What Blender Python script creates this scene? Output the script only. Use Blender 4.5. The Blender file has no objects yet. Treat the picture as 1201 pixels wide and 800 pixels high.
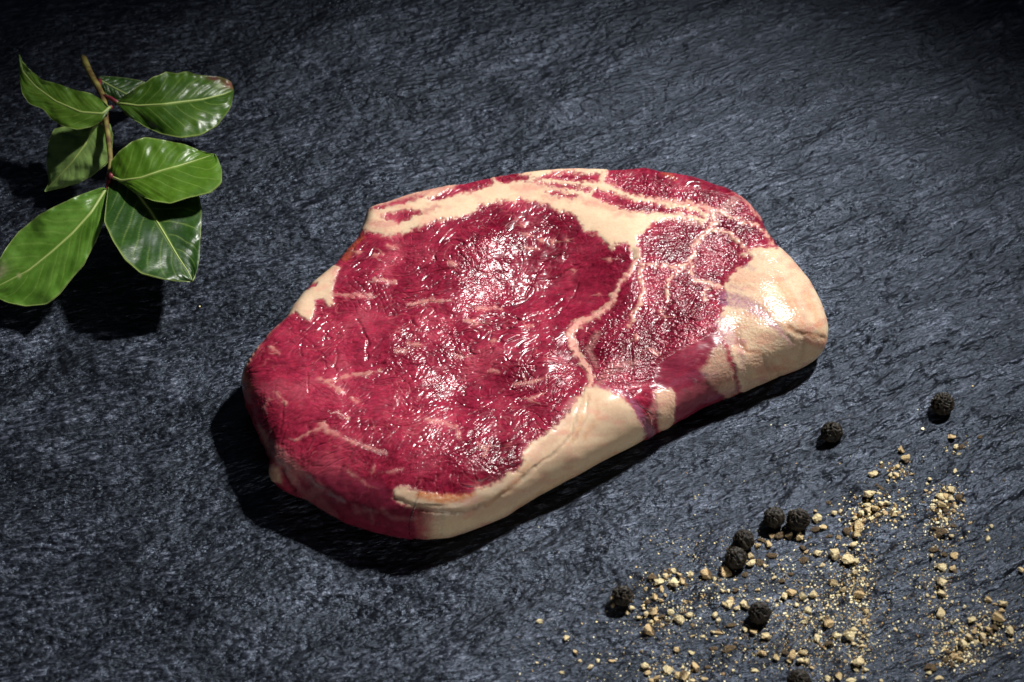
import bpy, math, random
import numpy as np
from mathutils import Vector

sc = bpy.context.scene
C = sc.collection

# ------------------------------------------------------------------ camera
EL = math.radians(50.0)
LENS = 85.0
DIST = 0.567
PW, PH = 1201.0, 800.0
FPX = LENS / 36.0 * PW
FWD = np.array([0.0, math.cos(EL), -math.sin(EL)])
UPV = np.array([0.0, math.sin(EL), math.cos(EL)])
CAM = -FWD * DIST
cd = bpy.data.cameras.new('camera')
cam = bpy.data.objects.new('camera', cd)
C.objects.link(cam)
cam.location = CAM
cam.rotation_euler = (math.pi / 2 - EL, 0, 0)
cd.lens = LENS
cd.sensor_width = 36.0
cd.clip_start = 0.02
cd.clip_end = 20.0
cd.dof.use_dof = True
cd.dof.focus_distance = DIST - 0.008
cd.dof.aperture_fstop = 24.0
sc.camera = cam

# ------------------------------------------------------------------ world and lamps
w = bpy.data.worlds.new('World')
sc.world = w
w.use_nodes = True
w.node_tree.nodes['Background'].inputs[0].default_value = (0.45, 0.6, 1.0, 1)
w.node_tree.nodes['Background'].inputs[1].default_value = 0.018


def aim(o, target):
    d = Vector(target) - o.location
    o.rotation_euler = d.to_track_quat('-Z', 'Y').to_euler()


kd = bpy.data.lights.new('key_lamp', 'SPOT')
kd.energy = 30.5
kd.shadow_soft_size = 0.021
kd.spot_size = math.radians(37)
kd.spot_blend = 1.0
kd.color = (1.0, 0.975, 0.94)
key = bpy.data.objects.new('key_lamp', kd)
key.location = (0.25, 0.215, 0.45)
C.objects.link(key)
aim(key, (-0.012, -0.034, 0.0))

sd_ = bpy.data.lights.new('added_sheen_light', 'AREA')  # unseen area light added for soft sheen on the slate
sd_.energy = 0.10
sd_.shape = 'RECTANGLE'
sd_.size = 0.34
sd_.size_y = 0.16
sd_.color = (0.78, 0.88, 1.0)
sb = bpy.data.objects.new('added_sheen_light', sd_)
sb.location = (-0.02, 0.49, 0.70)
C.objects.link(sb)
aim(sb, (0.0, 0.0, 0.0))

fd = bpy.data.lights.new('added_front_fill', 'AREA')  # low fill light added to brighten the steak's front fat
fd.energy = 0.75
fd.shape = 'RECTANGLE'
fd.size = 0.40
fd.size_y = 0.12
fd.color = (1.0, 0.96, 0.9)
fo = bpy.data.objects.new('added_front_fill', fd)
fo.location = (0.20, -0.50, 0.10)
C.objects.link(fo)
aim(fo, (0.01, -0.02, 0.008))

ld = bpy.data.lights.new('added_left_fill', 'AREA')  # dim fill light added to lift the steak's lower-left wall
ld.energy = 0.06
ld.shape = 'RECTANGLE'
ld.size = 0.30
ld.size_y = 0.10
ld.color = (0.95, 0.95, 1.0)
lo = bpy.data.objects.new('added_left_fill', ld)
lo.location = (-0.42, -0.22, 0.075)
C.objects.link(lo)
aim(lo, (-0.03, -0.02, 0.010))

sc.view_settings.view_transform = 'Standard'
sc.view_settings.look = 'None'
sc.view_settings.exposure = 0.0
sc.view_settings.gamma = 1.0


# ------------------------------------------------------------------ maths helpers
def unproj(px, py, z):
    """pixel of the photograph (1201x800) -> world point at height z (metres)"""
    px = np.asarray(px, float); py = np.asarray(py, float); z = np.asarray(z, float)
    dx = (px - PW / 2) / FPX
    du = -(py - PH / 2) / FPX
    vx = dx
    vy = FWD[1] + UPV[1] * du
    vz = FWD[2] + UPV[2] * du
    t = (z - CAM[2]) / vz
    return np.stack([vx * t + CAM[0], vy * t + CAM[1], z + 0 * t], -1)


def proj(P):
    r = P - CAM
    d = r @ FWD
    return PW / 2 + FPX * r[..., 0] / d, PH / 2 - FPX * (r @ UPV) / d


_rs = np.random.RandomState(7)
_perm = _rs.permutation(256).astype(np.int32)
_perm = np.concatenate([_perm, _perm, _perm])
_ga = _rs.rand(256) * 2 * np.pi
_gx, _gy = np.cos(_ga), np.sin(_ga)


def pn(x, y, seed=0):
    """2-D gradient noise, about -1..1"""
    x = x + seed * 17.31; y = y - seed * 9.77
    xi = np.floor(x).astype(np.int64); yi = np.floor(y).astype(np.int64)
    xf = x - xi; yf = y - yi
    u = xf * xf * xf * (xf * (xf * 6 - 15) + 10); v = yf * yf * yf * (yf * (yf * 6 - 15) + 10)

    def g(ix, iy, dx, dy):
        h = _perm[_perm[ix & 255] + (iy & 255)]
        return _gx[h] * dx + _gy[h] * dy
    a = g(xi, yi, xf, yf); b = g(xi + 1, yi, xf - 1, yf)
    c = g(xi, yi + 1, xf, yf - 1); d = g(xi + 1, yi + 1, xf - 1, yf - 1)
    return ((a + (b - a) * u) * (1 - v) + (c + (d - c) * u) * v) * 1.5


def fbm(x, y, o=4, seed=0, gain=0.5):
    s = 0; a = 1.0
    for i in range(o):
        s = s + a * pn(x * 2 ** i, y * 2 ** i, seed + i * 3)
        a *= gain
    return s


def sst(a, b, x):
    t = np.clip((x - a) / (b - a), 0, 1)
    return t * t * (3 - 2 * t)


def segdist(px, py, x0, y0, x1, y1):
    dx, dy = x1 - x0, y1 - y0
    L = dx * dx + dy * dy + 1e-9
    t = np.clip(((px - x0) * dx + (py - y0) * dy) / L, 0, 1)
    return np.hypot(px - x0 - t * dx, py - y0 - t * dy), t


def sdpoly(px, py, poly, pad=14.0):
    out = np.full(px.shape, -pad)
    P = np.array(poly, float)
    m = (px > P[:, 0].min() - pad) & (px < P[:, 0].max() + pad) & (py > P[:, 1].min() - pad) & (py < P[:, 1].max() + pad)
    x = px[m]; y = py[m]
    if not len(x):
        return out
    d = np.full(x.shape, 1e9); ins = np.zeros(x.shape, bool)
    n = len(P)
    for i in range(n):
        x0, y0 = P[i]; x1, y1 = P[(i + 1) % n]
        dd, _ = segdist(x, y, x0, y0, x1, y1)
        d = np.minimum(d, dd)
        if y0 != y1:
            c = ((y0 > y) != (y1 > y)) & (x < (x1 - x0) * (y - y0) / (y1 - y0) + x0)
            ins ^= c
    out[m] = np.clip(np.where(ins, d, -d), -pad, None)
    return out


def stroke(px, py, pts, ws, pad=20.0):
    """signed distance (positive inside) to a polyline with a width at each point"""
    out = np.full(px.shape, -pad)
    P = np.array(pts, float)
    if np.isscalar(ws):
        ws = [ws] * len(P)
    if len(P) == 1:
        P = np.vstack([P, P + 0.5]); ws = [ws[0], ws[0]]
    m = (px > P[:, 0].min() - pad) & (px < P[:, 0].max() + pad) & (py > P[:, 1].min() - pad) & (py < P[:, 1].max() + pad)
    x = px[m]; y = py[m]
    s = np.full(x.shape, -pad)
    for i in range(len(P) - 1):
        dd, t = segdist(x, y, *P[i], *P[i + 1])
        s = np.maximum(s, (ws[i] * (1 - t) + ws[i + 1] * t) / 2 - dd)
    out[m] = s
    return out


# ------------------------------------------------------------------ object helpers
def link(name, me, parent=None):
    o = bpy.data.objects.new(name, me)
    C.objects.link(o)
    if parent is not None:
        o.parent = parent
    return o


def tag(o, label=None, cat=None, group=None, kind=None):
    if label: o['label'] = label
    if cat: o['category'] = cat
    if group: o['group'] = group
    if kind: o['kind'] = kind
    return o


def np_mesh(name, V, quads=None, tris=None, mat=None, smooth=True):
    me = bpy.data.meshes.new(name)
    V = np.asarray(V, np.float32)
    nq = 0 if quads is None else len(quads)
    nt = 0 if tris is None else len(tris)
    me.vertices.add(len(V)); me.vertices.foreach_set('co', V.ravel())
    idx = []
    if nq: idx.append(np.asarray(quads, np.int32).ravel())
    if nt: idx.append(np.asarray(tris, np.int32).ravel())
    idx = np.concatenate(idx)
    me.loops.add(len(idx)); me.loops.foreach_set('vertex_index', idx)
    me.polygons.add(nq + nt)
    st = np.concatenate([np.arange(nq) * 4, nq * 4 + np.arange(nt) * 3]).astype(np.int32)
    me.polygons.foreach_set('loop_start', st)
    me.update(calc_edges=True)
    me.polygons.foreach_set('use_smooth', np.full(nq + nt, smooth))
    if mat: me.materials.append(mat)
    me.validate()
    return me


def set_col(me, name, arr):
    a = me.attributes.new(name, 'FLOAT_COLOR', 'POINT')
    b = np.ones((len(arr), 4), np.float32); b[:, :arr.shape[1]] = arr
    a.data.foreach_set('color', b.ravel())


def set_f(me, name, arr):
    a = me.attributes.new(name, 'FLOAT', 'POINT')
    a.data.foreach_set('value', np.asarray(arr, np.float32))


def set_v(me, name, arr):
    a = me.attributes.new(name, 'FLOAT_VECTOR', 'POINT')
    a.data.foreach_set('vector', np.asarray(arr, np.float32).ravel())


class NT:
    def __init__(s, name):
        s.m = bpy.data.materials.new(name); s.m.use_nodes = True
        s.t = s.m.node_tree; s.b = s.t.nodes['Principled BSDF']

    def n(s, typ, **k):
        x = s.t.nodes.new(typ)
        for a, v in k.items():
            setattr(x, a, v)
        return x

    def l(s, a, b): s.t.links.new(a, b)

    def math(s, op, a, b=None, c=None):
        x = s.n('ShaderNodeMath', operation=op)
        for i, v in enumerate((a, b, c)):
            if v is None: continue
            if isinstance(v, (int, float)): x.inputs[i].default_value = v
            else: s.l(v, x.inputs[i])
        return x.outputs[0]

    def noise(s, vec, scale, detail=3, rough=0.5, dist=0.0):
        x = s.n('ShaderNodeTexNoise')
        s.l(vec, x.inputs['Vector'])
        x.inputs['Scale'].default_value = scale; x.inputs['Detail'].default_value = detail
        x.inputs['Roughness'].default_value = rough; x.inputs['Distortion'].default_value = dist
        return x.outputs[0]

    def ramp(s, f, stops):
        x = s.n('ShaderNodeValToRGB'); s.l(f, x.inputs[0])
        e = x.color_ramp.elements
        while len(e) < len(stops): e.new(0.5)
        for q, (p, c) in zip(e, stops):
            q.position = p; q.color = (c, c, c, 1) if isinstance(c, (int, float)) else (*c, 1)
        return x.outputs[0]

    def mix(s, f, a, b, blend='MIX'):
        x = s.n('ShaderNodeMix', data_type='RGBA', blend_type=blend)
        for i, v in ((0, f), (6, a), (7, b)):
            if isinstance(v, (int, float)): x.inputs[i].default_value = v
            elif isinstance(v, tuple): x.inputs[i].default_value = (*v, 1)
            else: s.l(v, x.inputs[i])
        return x.outputs[2]

    def mapped(s, scale=(1, 1, 1), rot=(0, 0, 0), src=None):
        if src is None:
            src = s.n('ShaderNodeTexCoord').outputs['Object']
        x = s.n('ShaderNodeMapping'); s.l(src, x.inputs[0])
        x.inputs['Rotation'].default_value = rot; x.inputs['Scale'].default_value = scale
        return x.outputs[0]


# ------------------------------------------------------------------ slate
def slate_flow(x, y):
    a = math.radians(14)
    u = x * math.cos(a) + y * math.sin(a)
    v = -x * math.sin(a) + y * math.cos(a) - 0.0011 * np.clip(x + 20, 0, 150) ** 2 + 3.0 * pn(x / 55, y / 55, 44)
    return u, v


def slate_height(x, y):
    """x,y in mm -> height in mm"""
    u, v = slate_flow(x, y)
    wx = pn(x / 30, y / 30, 41) * 5
    h = 1.1 * fbm((u + wx) / 42, v / 17, 3, 1)
    h += 0.26 * fbm((u + wx) / 12, v / 4.5, 3, 5)
    right = sst(20, 80, x + 0.2 * y) * sst(75, 20, y)
    r = fbm((u + wx) / 30, v / 7, 3, 12)
    h += (0.2 + 1.1 * right) * 0.8 * np.clip(1 - np.abs(r), 0, 1) ** 3
    h += (0.15 + 0.7 * right) * 0.30 * fbm(u / 4.2, v / 2.6, 2, 15)
    h += (0.10 + 0.07 * right) * fbm((u + wx) / 3.0, v / 1.6, 2, 21)
    return h


def make_slate():
    def axis(lo, hi, step, far):
        core = np.arange(lo, hi + step / 2, step)
        g = []; d = step; p = hi
        while p < far:
            d *= 1.25; p += d; g.append(p)
        gl = []; d = step; p = lo
        while p > -far:
            d *= 1.25; p -= d; gl.append(p)
        return np.concatenate([gl[::-1], core, g])
    xs = axis(-135, 135, 0.45, 900); ys = axis(-100, 140, 0.45, 900)
    X, Y = np.meshgrid(xs, ys)
    fade = sst(260, 150, np.abs(X)) * sst(260, 150, np.abs(Y))
    Z = slate_height(X, Y) * fade
    V = np.stack([X, Y, Z], -1).reshape(-1, 3) * 0.001
    nx, ny = len(xs), len(ys)
    i = (np.arange(ny - 1)[:, None] * nx + np.arange(nx - 1)[None]).ravel()
    quads = np.stack([i, i + 1, i + nx + 1, i + nx], -1)
    # slab sides and underside
    nv = len(V)
    border = np.concatenate([np.arange(nx), (np.arange(1, ny) * nx + nx - 1), ((ny - 1) * nx + np.arange(nx - 2, -1, -1)), (np.arange(ny - 2, 0, -1) * nx)])
    low = V[border].copy(); low[:, 2] = -0.012
    V = np.vstack([V, low])
    k = np.arange(len(border)); k2 = (k + 1) % len(border)
    side = np.stack([border[k2], border[k], nv + k, nv + k2], -1)
    quads = np.vstack([quads, side])
    M = NT('slate')
    b = M.b
    flat = M.mapped()
    fl = M.n('ShaderNodeAttribute', attribute_name='flow').outputs['Vector']
    st = M.mapped(scale=(0.9, 2.5, 1), src=fl)
    st2 = M.mapped(scale=(1, 1.5, 1), src=fl)
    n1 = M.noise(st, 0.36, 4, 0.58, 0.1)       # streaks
    n2 = M.noise(st2, 0.60, 1, 0.5)
    n3 = M.noise(st, 0.026, 4, 0.6, 0.4)
    n4 = M.noise(flat, 1900, 2, 0.5)
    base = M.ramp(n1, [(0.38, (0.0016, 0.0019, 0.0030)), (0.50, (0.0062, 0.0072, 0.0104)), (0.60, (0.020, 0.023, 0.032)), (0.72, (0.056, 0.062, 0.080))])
    big = M.ramp(n3, [(0.38, 0.42), (0.50, 0.95), (0.62, 1.5)])
    n5 = M.noise(st, 0.085, 3, 0.55, 0.3)
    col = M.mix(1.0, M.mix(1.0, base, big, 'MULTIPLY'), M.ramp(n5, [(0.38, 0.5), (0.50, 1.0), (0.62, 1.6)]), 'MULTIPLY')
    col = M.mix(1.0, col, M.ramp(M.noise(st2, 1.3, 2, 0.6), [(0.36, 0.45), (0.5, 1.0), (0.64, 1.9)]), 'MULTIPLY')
    spk = M.ramp(n4, [(0.68, 0.0), (0.76, 1.0)])
    col = M.mix(M.math('MULTIPLY', spk, 0.3), col, (0.18, 0.19, 0.22))
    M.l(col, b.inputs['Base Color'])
    rr = M.ramp(n5, [(0.38, 0.47), (0.62, 0.31)])
    M.l(rr, b.inputs['Roughness'])
    b.inputs['Specular IOR Level'].default_value = 0.46
    b.inputs['Specular Tint'].default_value = (0.62, 0.76, 1.0, 1)
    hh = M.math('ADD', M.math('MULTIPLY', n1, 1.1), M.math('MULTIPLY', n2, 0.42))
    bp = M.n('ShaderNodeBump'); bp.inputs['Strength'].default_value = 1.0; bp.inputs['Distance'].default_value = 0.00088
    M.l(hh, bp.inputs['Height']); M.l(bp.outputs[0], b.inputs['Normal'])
    me = np_mesh('slate_surface', V, quads, mat=M.m)
    fu_, fv_ = slate_flow(V[:, 0] * 1000, V[:, 1] * 1000)
    at_ = me.attributes.new('flow', 'FLOAT_VECTOR', 'POINT')
    at_.data.foreach_set('vector', np.stack([fu_, fv_, V[:, 2] * 1000], -1).astype(np.float32).ravel())
    o = link('slate_surface', me)
    tag(o, 'dark blue grey slate slab with rough streaky grain under everything', None, None, 'structure')
    return o


make_slate()


def ground_z(x, y):
    return slate_height(np.asarray(x) * 1000.0, np.asarray(y) * 1000.0) * 0.001


# ------------------------------------------------------------------ steak
# outline: px, py, height of the silhouette point (mm), rim radius (mm), top height (mm)
OUT = [
    (430.5, 246, 14, 4.5, 17), (450, 237, 15.5, 4.5, 17.3), (480, 228, 15.5, 4.5, 17.3), (525, 217.5, 15.5, 4.5, 17.3),
    (570, 208.5, 15.5, 4.5, 17.3), (602, 202.5, 15.5, 4.5, 17.3), (630, 200, 15.5, 4.5, 17.3), (675, 197, 15.5, 4.5, 17.3),
    (720, 199.5, 15.5, 4.5, 17.3), (759, 198.6, 15, 5, 18), (786, 205, 15, 5, 18), (810, 207.6, 15, 6, 18),
    (834, 213.6, 15, 6, 18), (858, 223.5, 14, 7, 18), (876, 238.5, 13, 8, 18), (891, 256.5, 12, 8, 18),
    (901.5, 276, 12, 9, 18), (913.5, 292.5, 11, 12, 18), (933, 312, 10, 17, 18), (951, 336, 9, 20, 18),
    (963, 363, 8, 22, 18), (970.5, 387, 7, 22, 18), (967.5, 411, 5, 20, 18), (955, 424, 4, 18, 18), (939, 433, 3, 16, 17),
    (909, 445, 3, 15, 17), (882, 457, 3, 15, 17), (852, 470.5, 3, 15, 17), (825, 482.5, 3, 14, 17), (798, 496, 3, 13, 17),
    (774, 509.5, 3, 12, 17), (750, 521.5, 3, 12, 17), (720, 535, 3, 11, 17), (675, 559, 3, 10, 17),
    (630, 582, 3, 8, 16), (594, 604, 3, 7, 16), (555, 620.5, 3, 7, 16), (525, 631, 3, 7, 16), (495, 634, 3, 10, 16),
    (450, 628, 3, 17, 16), (405, 614.5, 3, 19, 16), (375, 598, 3, 18, 15.5), (357, 584.5, 3.5, 16, 15.5), (336, 577, 4, 14, 15.5),
    (320, 563, 4.5, 13, 15.5), (318, 552, 5, 12, 15.5), (319.5, 544, 6, 12, 15.5), (315, 529, 7, 12, 15.5), (303, 505, 8, 12, 15.5), (294, 481, 9, 10, 15.5),
    (286.5, 463, 10, 9, 15.5), (281.4, 439, 11, 7.5, 15.5), (288, 421, 12.5, 5, 16), (303, 400, 13, 5, 16),
    (309, 393, 13, 5, 16), (333, 372, 13, 5, 16), (339, 360, 13, 5, 16), (360, 336, 13, 5, 16),
    (384, 316.5, 13, 5, 16), (402, 297, 13, 5, 16), (417, 280.5, 13, 4.5, 16), (424.5, 270, 13, 4.5, 16.5), (427.5, 258, 14, 4.5, 17)]

FAT_BAND = [(418, 268), (420, 240), (480, 216), (525, 205), (600, 190), (640, 186), (700, 188), (712, 198), (709, 212), (724, 221),
            (745, 230), (790, 238), (816, 242), (830, 252), (826, 262), (806, 256), (776, 257), (768, 260), (758, 268), (749, 276),
            (747, 288), (752, 304), (744, 303), (740, 294), (738, 288), (730, 284), (722, 286), (718, 292), (710, 284), (700, 274),
            (686, 271), (680, 258), (670, 249), (658, 248), (648, 244), (636, 237), (612, 233), (580, 237), (560, 241), (560, 247),
            (540, 253), (512, 259), (486, 267), (466, 275), (452, 277), (438, 271)]
BAND_CUTS = [
    [(446, 254), (458, 249), (474, 246), (490, 246), (494, 250), (480, 257), (468, 261), (458, 258)],
    [(432, 247), (450, 239), (482, 231), (498, 228), (486, 235), (466, 240), (446, 244)],
    [(500, 233), (528, 222), (538, 213), (560, 206), (578, 204), (576, 216), (556, 224), (540, 228), (512, 236)],
    [(578, 207), (592, 201), (602, 199), (626, 208), (612, 212), (590, 216), (580, 213)],
    [(600, 212), (612, 206), (622, 209), (604, 213)],
    [(630, 209), (640, 204), (666, 200), (690, 204), (704, 203), (704, 213), (690, 214), (660, 211)],
    [(614, 214), (630, 213), (660, 215), (694, 220), (692, 225), (666, 222), (640, 217)],
    [(640, 225), (652, 223), (668, 228), (680, 229), (670, 232), (655, 231)],
    [(692, 227), (700, 221), (720, 226), (740, 234.4), (760, 237), (780, 241), (800, 245), (820, 249), (827, 257), (810, 253),
     (790, 251), (760, 250), (736, 247), (712, 238), (700, 233)]]
FAT_CAP = [(868, 300), (884, 291), (912, 290), (930, 285), (1000, 340), (1000, 430), (900, 480), (880, 468), (868, 458), (866, 440), (860, 420),
           (856, 408), (846, 392), (840, 377), (850, 360), (853, 348), (849, 336), (856, 324), (864, 315), (876, 312), (884, 302), (878, 297)]
FAT_TRI = [(844, 400), (834, 410), (828, 424), (820, 434), (832, 450), (852, 470), (866, 462), (864, 440), (856, 425), (854, 410)]
FAT_TAB = [(767.5, 460), (775, 454.5), (787, 456), (793, 463.5), (792, 480), (791.5, 495), (780, 507), (774, 506), (772, 495), (770.5, 480)]
FAT_EDGE = [(688, 453), (700, 453), (712, 457), (730, 465), (743, 480), (752, 495), (757, 510), (750, 526), (752, 545), (620, 650), (490, 650),
            (488, 615), (484, 598), (472, 591), (462, 584), (462, 575), (472, 571), (482, 573), (490, 577), (505, 580), (520, 581), (540, 583), (550, 581),
            (558, 574), (572, 570), (588, 564), (596, 555), (608, 552), (614, 542), (612, 531), (620, 522), (636, 511), (656, 496),
            (666, 485), (676, 470)]
FAT_PATCH = [(326, 378), (334, 352), (352, 330), (380, 306), (398, 313), (391, 330), (391, 346), (390, 357), (385, 358), (378, 350), (368, 352), (369, 366),
             (364, 375), (356, 372), (346, 364), (338, 369)]
PATCH_CUT = [(352, 342), (360, 335), (372, 331), (370, 336), (358, 341)]
NUB = [(310, 556), (318, 544), (326, 547), (329, 556), (330, 568), (318, 566)]
SEAMS = [
    ([(748, 300), (744, 308), (738, 320), (728, 330), (721, 342), (716, 356), (704, 367), (688, 374), (673, 382), (669, 393), (673, 408),
      (681, 421), (689, 432), (693, 442), (691, 452), (684, 462)], [4, 4, 4, 4, 4.5, 4.5, 5, 7, 9, 9, 7.5, 6.5, 7, 7, 7, 6]),
    ([(752, 306), (753, 330), (754, 344), (750, 358), (742, 370), (738, 382)], [4, 4, 5, 4.5, 3, 1.5]),
    ([(752, 309), (766, 310), (780, 311), (796, 314), (808, 308), (814, 298), (813, 288), (820, 280), (832, 268), (838, 260), (835, 248), (818, 241)],
     [3, 3, 3, 3.5, 5, 4, 4, 5, 6, 7, 7, 6]),
    ([(838, 268), (856, 274), (866, 282), (874, 292)], [4, 3, 3, 4]),
    ([(810, 304), (810, 314), (814, 328), (832, 332), (848, 338)], [3, 3, 4, 4, 5]),
    ([(800, 313), (792, 321), (784, 328), (782, 342), (784, 352)], [3, 3.5, 3, 3, 2]),
    ([(832, 333), (828, 341), (824, 351)], [3, 3, 2]),
    ([(706, 213), (724, 222), (740, 230), (776, 235), (812, 239), (846, 248), (860, 254), (874, 260), (888, 264), (898, 272), (906, 286)],
     [5, 5, 5, 6, 6, 5, 4, 3, 2.5, 2, 1.5]),
    ([(706, 198), (708, 213)], [3, 5])]
RIM_FAT = ([(331, 372), (310, 392), (291, 418), (284, 436), (283, 446)], [4, 4.5, 5, 5, 2])
RIM_FAT2 = ([(862, 222), (878, 238), (893, 257)], [1.5, 3.5, 2])
FLECKS = [
    ([(386, 344), (406, 346), (434, 345)], [2.5, 2, 1.5]), ([(400, 346), (436, 347)], [2, 1]),
    ([(480, 357), (494, 354), (508, 352), (528, 353)], [3, 4.5, 3.5, 1]),
    ([(372, 443), (384, 448), (398, 457), (404, 460)], [2, 3, 6, 5]),
    ([(382, 448), (398, 443), (422, 439), (446, 435)], [2.5, 3.5, 3, 1]),
    ([(412, 466), (418, 471)], [2, 3.5]), ([(480, 403), (494, 406)], [3, 3]), ([(464, 411), (474, 411)], [3, 3.5]),
    ([(318, 406), (321, 410), (327, 413)], [3.5, 4, 1.5]), ([(311, 484), (310, 476), (315, 469)], [2, 2, 2.5]),
    ([(322, 460), (331, 468), (336, 474)], [1, 2, 3.5]), ([(394, 484), (408, 489)], [2, 2.5]),
    ([(376, 496), (384, 504), (400, 512), (420, 520), (428, 523), (454, 532)], [7, 6, 3.5, 3, 4.5, 1]),
    ([(376, 502), (364, 506), (348, 516)], [4, 2, 2]), ([(500, 492), (518, 495), (536, 500), (539, 514)], [3, 3, 2.5, 1.5]),
    ([(456, 554), (472, 550)], [2.5, 2]), ([(408, 552), (432, 570)], [1.2, 2.2]), ([(438, 546), (439, 551)], [2, 2]),
    ([(576, 434), (584, 436)], [5, 4]), ([(604, 451), (620, 449), (644, 441)], [2.5, 2.5, 1.2]), ([(617, 449), (614, 440)], [2, 1]),
    ([(578, 399)], [4]), ([(534, 417), (542, 419)], [3, 3]), ([(546, 375), (560, 378)], [4, 3]), ([(560, 362), (580, 360), (588, 362)], [4, 4, 2]),
    ([(620, 468), (640, 460)], [1.5, 1.2]), ([(440, 328), (452, 330), (463, 330)], [4, 5, 4.5]), ([(455, 288), (466, 290)], [4.5, 3]),
    ([(420, 296)], [5]), ([(438, 300), (448, 297)], [4, 3]), ([(527, 308), (536, 311)], [5.5, 4]), ([(612, 262)], [5]), ([(618, 275)], [5]),
    ([(635, 282)], [7.5]), ([(648, 283)], [6.5]), ([(618, 290), (632, 291)], [1.5, 1.5]), ([(714, 304)], [5.5]), ([(672, 318)], [5]),
    ([(664, 282)], [4]), ([(702, 344)], [2.5]), ([(618, 381), (624, 382)], [3.5, 2]), ([(574, 522), (566, 534)], [3, 1]),
    ([(560, 520), (568, 526)], [3, 3]), ([(774, 364), (780, 372)], [4, 2]), ([(766, 410), (770, 415)], [4, 4]), ([(746, 394), (748, 397)], [4, 3])]
VEILS = [  # faint, half transparent membranes: points, widths, strength
    ([(416, 594), (418, 600), (442, 600)], [4, 4, 3], 0.42), ([(436, 602), (436, 614)], [4, 3], 0.4),
    ([(448, 598), (460, 608), (488, 609)], [4, 4, 4], 0.48), ([(362, 584), (374, 572)], [14, 12], 0.5), ([(374, 590), (390, 606)], [14, 12], 0.35),
    ([(330, 540), (345, 565), (357, 580)], [8, 10, 6], 0.5), ([(303, 500), (318, 530), (330, 545)], [6, 8, 8], 0.5), ([(318, 520), (345, 550), (366, 566)], [10, 12, 8], 0.35),
    ([(770, 470), (760, 500), (765, 510)], [10, 12, 8], 0.3), ([(800, 470), (830, 455)], [20, 22], 0.22), ([(760, 250), (800, 256), (822, 262)], [6, 9, 6], 0.45),
    ([(862, 235), (850, 245), (838, 252)], [12, 14, 8], 0.35), ([(745, 425), (720, 430), (704, 447)], [8, 12, 8], 0.3), ([(674, 470), (666, 480)], [12, 12], 0.3),
    ([(850, 382), (862, 396), (872, 402)], [10, 10, 6], 0.3), ([(700, 392), (690, 410), (700, 430)], [8, 7, 5], 0.35), ([(286, 445), (292, 470)], [9, 5], 0.25)]
CREASES = [
    ([(419, 374), (426, 388), (431, 400), (430, 422)], 2.2, 0.7), ([(380, 388), (388, 396)], 1.6, 0.5), ([(392, 426), (394, 434)], 1.5, 0.4),
    ([(350, 390), (368, 405), (386, 422)], 1.4, 0.3), ([(354, 400), (353, 416)], 1.5, 0.45), ([(480, 368), (483, 376), (490, 382)], 2.4, 0.6),
    ([(332, 470), (332, 488), (326, 510)], 1.8, 0.5), ([(438, 428), (450, 426)], 2.5, 0.7), ([(656, 298), (640, 308), (630, 322), (618, 346)], 1.8, 0.55),
    ([(700, 296), (676, 310), (650, 326), (640, 336)], 1.8, 0.45), ([(694, 312), (680, 328), (672, 348)], 1.8, 0.4), ([(720, 300), (705, 316), (694, 330)], 1.4, 0.3),
    ([(592, 370), (608, 374), (632, 378), (652, 370), (668, 354)], 2.0, 0.5), ([(612, 374), (636, 368), (660, 352)], 1.5, 0.35), ([(556, 437), (570, 440), (578, 428), (600, 424)], 2.2, 0.5),
    ([(524, 453), (540, 458), (556, 448)], 2.2, 0.5), ([(628, 430), (622, 440), (612, 446)], 2.2, 0.5), ([(562, 470), (580, 464), (600, 450)], 2.0, 0.4),
    ([(520, 390), (534, 394), (556, 390)], 1.8, 0.45), ([(740, 400), (742, 430), (738, 450)], 3.0, 0.7), ([(760, 360), (748, 385)], 2.4, 0.6),
    ([(788, 352), (770, 385), (760, 400)], 2.4, 0.5), ([(815, 350), (800, 372), (780, 392)], 2.2, 0.5), ([(744, 296), (745, 303)], 3, 0.8),
    ([(690, 446), (684, 462), (677, 484), (670, 510), (650, 532), (628, 548)], 1.6, 0.45), ([(628, 548), (600, 572), (575, 590), (545, 601), (500, 600), (486, 597)], 2.0, 0.7),
    ([(690, 462), (688, 490), (672, 520)], 1.6, 0.3), ([(330, 552), (335, 564), (344, 576)], 4.0, 0.9), ([(853, 347), (880, 352), (900, 368), (918, 388), (930, 402)], 2.2, 0.5),
    ([(926, 384), (940, 392), (966, 396)], 2.0, 0.7), ([(866, 384), (866, 402), (874, 412), (890, 414)], 2.2, 0.8), ([(896, 420), (905, 440)], 2, 0.4),
    ([(912, 330), (925, 350), (935, 372)], 1.6, 0.3), ([(944, 396), (942, 412), (938, 424)], 3.0, 0.5), ([(888, 300), (910, 318), (930, 345), (948, 380)], 2.4, 0.35), ([(870, 420), (880, 440), (884, 456)], 3.2, 0.5), ([(905, 424), (915, 440)], 2.6, 0.4), ([(862, 330), (884, 340), (905, 352)], 2.0, 0.35), ([(860, 432), (866, 452)], 3.0, 0.5), ([(600, 552), (620, 556), (606, 566)], 1.5, 0.3),
    ([(462, 585), (480, 592), (500, 599)], 2.4, 0.7), ([(396, 334), (420, 350)], 1.3, 0.25), ([(360, 436), (362, 460)], 1.3, 0.3), ([(420, 520), (405, 540), (398, 552)], 1.6, 0.4),
    ([(470, 500), (450, 520)], 1.6, 0.35), ([(508, 500), (486, 524)], 1.8, 0.45), ([(500, 540), (530, 530), (560, 512)], 1.6, 0.4), ([(548, 314), (570, 320), (596, 318)], 1.4, 0.3),
    ([(596, 276), (612, 277), (628, 276)], 1.1, 0.25), ([(636, 334), (652, 322), (668, 300)], 1.4, 0.35)]
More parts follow.
